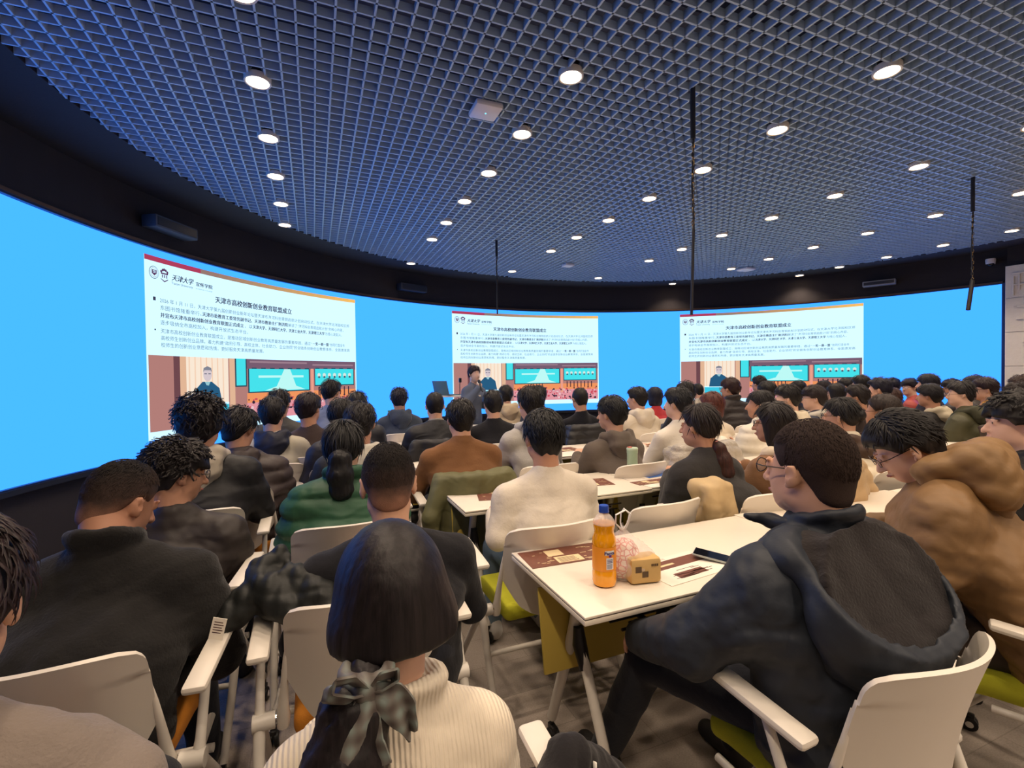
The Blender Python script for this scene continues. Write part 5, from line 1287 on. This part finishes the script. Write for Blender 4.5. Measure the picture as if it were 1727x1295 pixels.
# ---- the big hood lying open on the back of the navy coat
r, info, d = in_person(62); S, N = info['S'], info['N']
def bowl(shrink, plane_off, h=.008):
    F = Field(S+np.array([-.33, -.44, -.34]), S+np.array([.33, .12, .22]), h)
    c = S+np.array([0, -.165, -.045])
    F.ell(c, (.245-shrink, .125-shrink, .225-shrink), k=0)
    F.ell(S+np.array([-.12, -.05, .045]), (.12-shrink, .09-shrink, .07-shrink), k=.04); F.ell(S+np.array([.12, -.05, .045]), (.12-shrink, .09-shrink, .07-shrink), k=.04)
    X, Y, Z = F.ax[0][:, None, None], F.ax[1][None, :, None], F.ax[2][None, None, :]
    n = np.array([.05, -.66, .75]); n /= np.linalg.norm(n); p0 = S+np.array([0, -.20, -.055])
    pl = (X-p0[0])*n[0]+(Y-p0[1])*n[1]+(Z-p0[2])*n[2]-plane_off-.35*(X-p0[0])**2
    return F, pl.astype(np.float32)
F, pl = bowl(0, .0); G, _ = bowl(.022, 0)
F.f = np.maximum(np.maximum(F.f, pl), -np.maximum(G.f, -(pl+.10)))
F.cone(N+[0, -.0, -.03], N+[0, .0, .12], .062, .075, .01, 's'); F.noise(.007, 22, 4, ridge=True); F.noise(.006, 11, 9)
field_obj('hood', [F], fabric((40, 45, 54), 'shell'), r)
F, pl = bowl(.014, .0); YY = F.ax[1][None, :, None]; F.f = np.maximum(F.f, pl+.024-.9*np.maximum(YY-(S[1]-.20), 0)); F.noise(.007, 20, 14, ridge=True); F.cone(N+[0, .0, -.03], N+[0, .0, .12], .060, .075, .01, 's')
field_obj('hood_lining', [F], fabric((36, 32, 33), 'fleece'), r)
for q in (-1, 1):     # spread collar points
    F = Field(N+np.array([-.2, -.16, -.08]), N+np.array([.2, .2, .12]), .007)
    F.cone(N+[q*.06, .085, .02], N+[q*.125, .12, .035], .020, .010, .01); F.cone(N+[q*.075, .02, .03], N+[q*.065, .09, .02], .018, .02, .02); F.noise(.004, 40, 3)
    field_obj('collar', [F], fabric((40, 45, 54), 'shell'), r)

# ---- heavy bunched hood of the brown coat
r, info, d = in_person(61); S, N = info['S'], info['N']
F = Field(N+np.array([-.26, -.30, -.24]), N+np.array([.26, .14, .18]), .008)
F.cone(N+[-.12, .03, .03], N+[-.09, -.09, .075], .052, .062, .03); F.cone(N+[-.09, -.09, .075], N+[.09, -.11, .075], .064, .066, .04); F.cone(N+[.09, -.11, .075], N+[.125, .02, .03], .062, .05, .03)
F.cone(N+[-.10, -.13, .0], N+[.11, -.14, .0], .070, .070, .05); F.cone(N+[0, -.02, .0], Hf(0, 0, 0) if False else N+[0, .06, .14], .06, .085, .02, 's')
F.noise(.010, 20, 21, ridge=True)
field_obj('hood', [F], fabric((132, 101, 64), 'shell'), r)

# ---- garments hung over chair backs
def drape(x, y, rz, rgb, kind, label, cat='jacket', z0=.34, z1=.87, hw=.25, flare=.05, yb=-.275, th=.032, quilt=False, sleeves=True, seed=1, xo=0.0, group=None):
    r = empty({'coat': 'draped_coat'}.get(cat, 'draped_jacket'), (x, y, 0), rz, label, cat, group)
    F = Field((xo-hw-.22, yb-.22, z0-.06), (xo+hw+.22, yb+.22, z1+.09), .011)
    X, Y, Z = F.ax[0][:, None, None]-xo, F.ax[1][None, :, None], F.ax[2][None, None, :]
    t = np.clip((z1-Z)/(z1-z0), 0, 1); w_ = hw+flare*t
    cy = yb+.085*(X/.23)**2*(1-.4*t)-.02*np.sin(t*2.5)+.018*np.sin(X*34+3*t+seed)*t+.01*np.sin(X*61+seed)*t
    def rb(cy_, zlo, th_):
        qx = np.maximum(np.abs(X)-w_, 0); qy = np.maximum(np.abs(Y-cy_)-.004, 0); qz = np.maximum(np.maximum(zlo-Z, Z-z1), 0)
        return (np.sqrt(qx*qx+qy*qy+qz*qz)-th_).astype(np.float32)
    F.f = rb(cy-.03, z0, th*.7); sl = tuple(slice(0, n_) for n_ in F.n)
    F.put(sl, rb(cy+.035, z0+(z1-z0)*.45, th*.6), .03, 'u')
    F.cone((xo-hw*.92, yb+.065, z1), (xo, yb-.01, z1+.005), th, th, .03); F.cone((xo, yb-.01, z1+.005), (xo+hw*.92, yb+.065, z1), th, th, .03)
    if sleeves:
        for q in (-1, 1): F.cone((xo+q*hw, yb+.05, z1-.03), (xo+q*(hw+.07), yb+.01, z1-.22), .05, .05, .03); F.cone((xo+q*(hw+.07), yb+.01, z1-.22), (xo+q*(hw+.05), yb, z0+.06), .05, .038, .02)
    F.noise(.008, 16, seed+40, aniso=(1, 1, .5), ridge=True)
    if quilt: F.quilt(.014, .08)
    field_obj('cloth', [F], fabric(rgb, kind), r)
    return r
r, info, d = in_person(19); S = info['S']
m = MB(); m.box((S[0]+.03, S[1]-.158, S[2]-.165), (S[0]+.085, S[1]-.150, S[2]-.150), plain('tag_white', (226, 222, 216), .6)); m.build('back_label', r)
def chair_of(seed):
    r = built[seed][0]; return r.location.x, r.location.y-.015, r.rotation_euler.z
x, y, a = chair_of(16); drape(x, y, a, (100, 98, 66), 'shell', 'olive green coat draped over the chair behind the caramel brown sweater', 'coat', z0=.22, z1=.83, hw=.225, seed=3)
x, y, a = chair_of(28); drape(x, y, a, (176, 168, 156), 'shiny', 'shiny silver puffer jacket hung over the chair of the plain white sweater', 'jacket', z0=.62, z1=.86, hw=.26, quilt=True, seed=5, th=.045)
drape(1.93, 2.20, 0.05, (196, 170, 128), 'shell', 'tan coat folded over the left of the chair behind the low reddish ponytail', 'coat', z0=.55, z1=.85, hw=.07, flare=.012, xo=0, sleeves=False, seed=7, th=.04)
x, y, a = chair_of(37); drape(x, y, a, (186, 158, 120), 'shell', 'tan quilted jacket hung over the chair of the brown and cream hooded top', 'jacket', z0=.5, z1=.88, hw=.26, quilt=True, seed=9, th=.045)
x, y, a = chair_of(17); drape(x, y, a, (34, 34, 37), 'shell', 'black coat hung over the chair before the laptop stand', 'coat', z0=.45, z1=.88, hw=.25, seed=11)
x, y, a = chair_of(24); drape(x, y, a, (34, 33, 34), 'shell', 'black jacket hung over the chair of the black T-shirt', 'jacket', z0=.5, z1=.88, hw=.26, quilt=True, seed=13, th=.04)
x, y, a = chair_of(55); drape(x, y, a, (62, 50, 44), 'shell', 'dark brown jacket hung over the chair of the olive hooded profile', 'jacket', z0=.45, z1=.90, hw=.26, seed=15, th=.04)

# black jacket bundled on the chair arm, with a white swing tag
r = empty('bundled_jacket', (-.13, 1.72, .70), math.radians(-14), 'black jacket bundled over a chair arm at the lower left, white tag hanging', 'jacket')
F = Field((-.26, -.24, -.08), (.30, .26, .24), .008)
F.ell((-.05, .04, .07), (.12, .10, .075), k=.04); F.ell((.07, -.02, .05), (.12, .09, .06), k=.04); F.cone((-.12, .08, .12), (-.06, .12, .17), .045, .035, .03); F.cone((.02, .02, .12), (.14, -.04, .08), .05, .045, .03); F.cone((.14, -.04, .08), (.22, -.08, .02), .045, .04, .03); F.cone((-.14, .0, .04), (-.20, -.05, -.0), .05, .04, .03)
F.noise(.014, 22, 31, ridge=True); F.noise(.010, 12, 33)
field_obj('cloth', [F], fabric((27, 29, 28), 'shell'), r)
r.scale = (.86, .86, .86); r.location = (-.10, 1.70, .70)
t = MB(); t.box((-.20, -.135, -.055), (-.155, -.133, .02), m_paper, 0, M=Matrix.Rotation(math.radians(14), 4, 'Y'))
for k in range(5): t.box((-.193, -.1355, .004-.009*k), (-.165+.004*(k % 2), -.135, .007-.009*k), m_ink, 0, M=Matrix.Rotation(math.radians(14), 4, 'Y'))
t.build('swing_tag', r)
# black jacket with two white stripes at the foot of the picture
r = empty('striped_jacket', (.41, .80, .60), math.radians(20), 'black jacket with two short white stripes heaped beside the cream sweater', 'jacket')
F = Field((-.26, -.24, -.14), (.34, .28, .22), .009)
F.ell((-.02, 0, .0), (.17, .13, .09), k=.04); F.cone((-.12, -.05, .06), (.08, .03, .09), .06, .05, .04); F.cone((.08, .03, .09), (.24, .02, -.04), .055, .045, .03)
F.noise(.012, 20, 51, ridge=True); field_obj('cloth', [F], fabric((30, 28, 30), 'knit'), r)
t = MB()
for k in range(2): t.tube([(.085+.028*k, -.026, .118-.016*k), (.082+.028*k, -.028, .085-.014*k), (.075+.028*k, -.042, .045-.012*k)], .006, plain('stripe_white', (226, 222, 214), .7), 8, flat=.5)
t.build('stripes', r, smooth=True); r.scale = (.82, .82, .82)

# empty chairs
# ---- the presenter, her tray table with a laptop, and a small camera on a stand
pres = dict(p=(2.275, 7.0, 1.475), seed=80, stand=True, yaw=-148, hyaw=-18, hair='bun', fem=True, hrgb=(40, 24, 26), top='jacket', fab='knit', rgb=(94, 102, 118), trousers=(44, 54, 70), inner=None,
            bulk=1.0, lean=.02, hf=.02, skin=2,
            arms=[([-.24, .04, 1.00], [-.10, .20, 1.02]), ([.25, .06, 1.04], [.085, .20, 1.27])],
            hands={0: dict(dir=(.8, .5, .1), nrm=(-.3, .8, .4), curl=1.2), 1: dict(dir=(-.55, -.1, .8), nrm=(.2, .95, .1), curl=1.3)},
            label='presenter standing with a microphone in a slate jacket before the middle slide')
r, info = person(pres)
Hf = info['Hf']; a = Hf(.012, .125, -.075); b_ = Vector((.085, .225, 1.30)); v = (Vector(a)-b_).normalized()
m = MB(); m.tube([b_-v*.10, b_+v*.06], [.011, .014], m_blk, 12); m.tube([b_+v*.055, b_+v*.075, b_+v*.105, b_+v*.115], [.014, .024, .024, .012], plain('mic_mesh', (40, 40, 44), .5), 14)
o = m.build('microphone', None, auto=True); o.location = r.location; o.rotation_euler = r.rotation_euler; tag(o, 'black handheld microphone held up by the standing presenter', 'microphone')
m = MB(); m.box((-.006, .085, Hf(0, 0, 0)[2]-.50), (.006, .092, Hf(0, 0, 0)[2]-.22), plain('lanyard', (24, 24, 30), .6)); m.build('lanyard', r)
tb = empty('tray_table', (2.02, 7.15, 0), math.radians(-12), 'tall white tray table on thin crossed legs left of the presenter', 'table')
m = MB(); m.box((-.36, -.2, 1.14), (.36, .2, 1.165), m_top, .004); m.build('tabletop', tb, auto=True)
for q in (-1, 1):
    m = MB(); m.tube([(-.25, q*.16, 1.14), (.25, q*.16, .02)], .010, m_tube, 8); m.build('leg', tb); m = MB(); m.tube([(.25, q*.16, 1.14), (-.25, q*.16, .02)], .010, m_tube, 8); m.build('leg', tb)
lp = empty('laptop', (1.80, 7.10, 1.165), math.radians(-62), 'open dark laptop on the tray table, its lid towards the seats', 'laptop')
m = MB(); m.box((-.16, -.02, 0), (.16, .21, .015), plain('laptop_grey', (84, 112, 118), .45), .004); m.build('base', lp, auto=True)
m = MB(); m.box((-.16, -.005, 0), (.16, .005, .215), MATS['laptop_grey'], .003, M=Matrix.Translation((0, -.02, .012)) @ Matrix.Rotation(math.radians(14), 4, 'X')); m.build('lid', lp, auto=True)
cs = empty('camera_stand', (2.10, 7.22, 1.165), 0, 'small black webcam on a short stand beside the presenter', 'webcam')
m = MB(); m.lathe([(.0, .0), (.035, .0), (.035, .008), (.0, .012)], mat=m_blk, n=20); m.tube([(0, 0, .008), (0, 0, .15), (.0, -.02, .20)], .006, m_blk, 8); m.build('stand', cs, auto=True)
m = MB(); m.box((-.02, -.045, .19), (.02, -.005, .26), m_blk, .008); m.lathe([(.0, 0), (.012, .002), (.014, -.004)], mat=plain('dome_glass', (12, 12, 14), .08), n=12, M=Matrix.Translation((0, -.046, .23)) @ Matrix.Rotation(math.pi/2, 4, 'X')); m.build('camera_head', cs, auto=True)
area_lamp(3.0, -1.8, 3.15, 3.2, .6, 60)
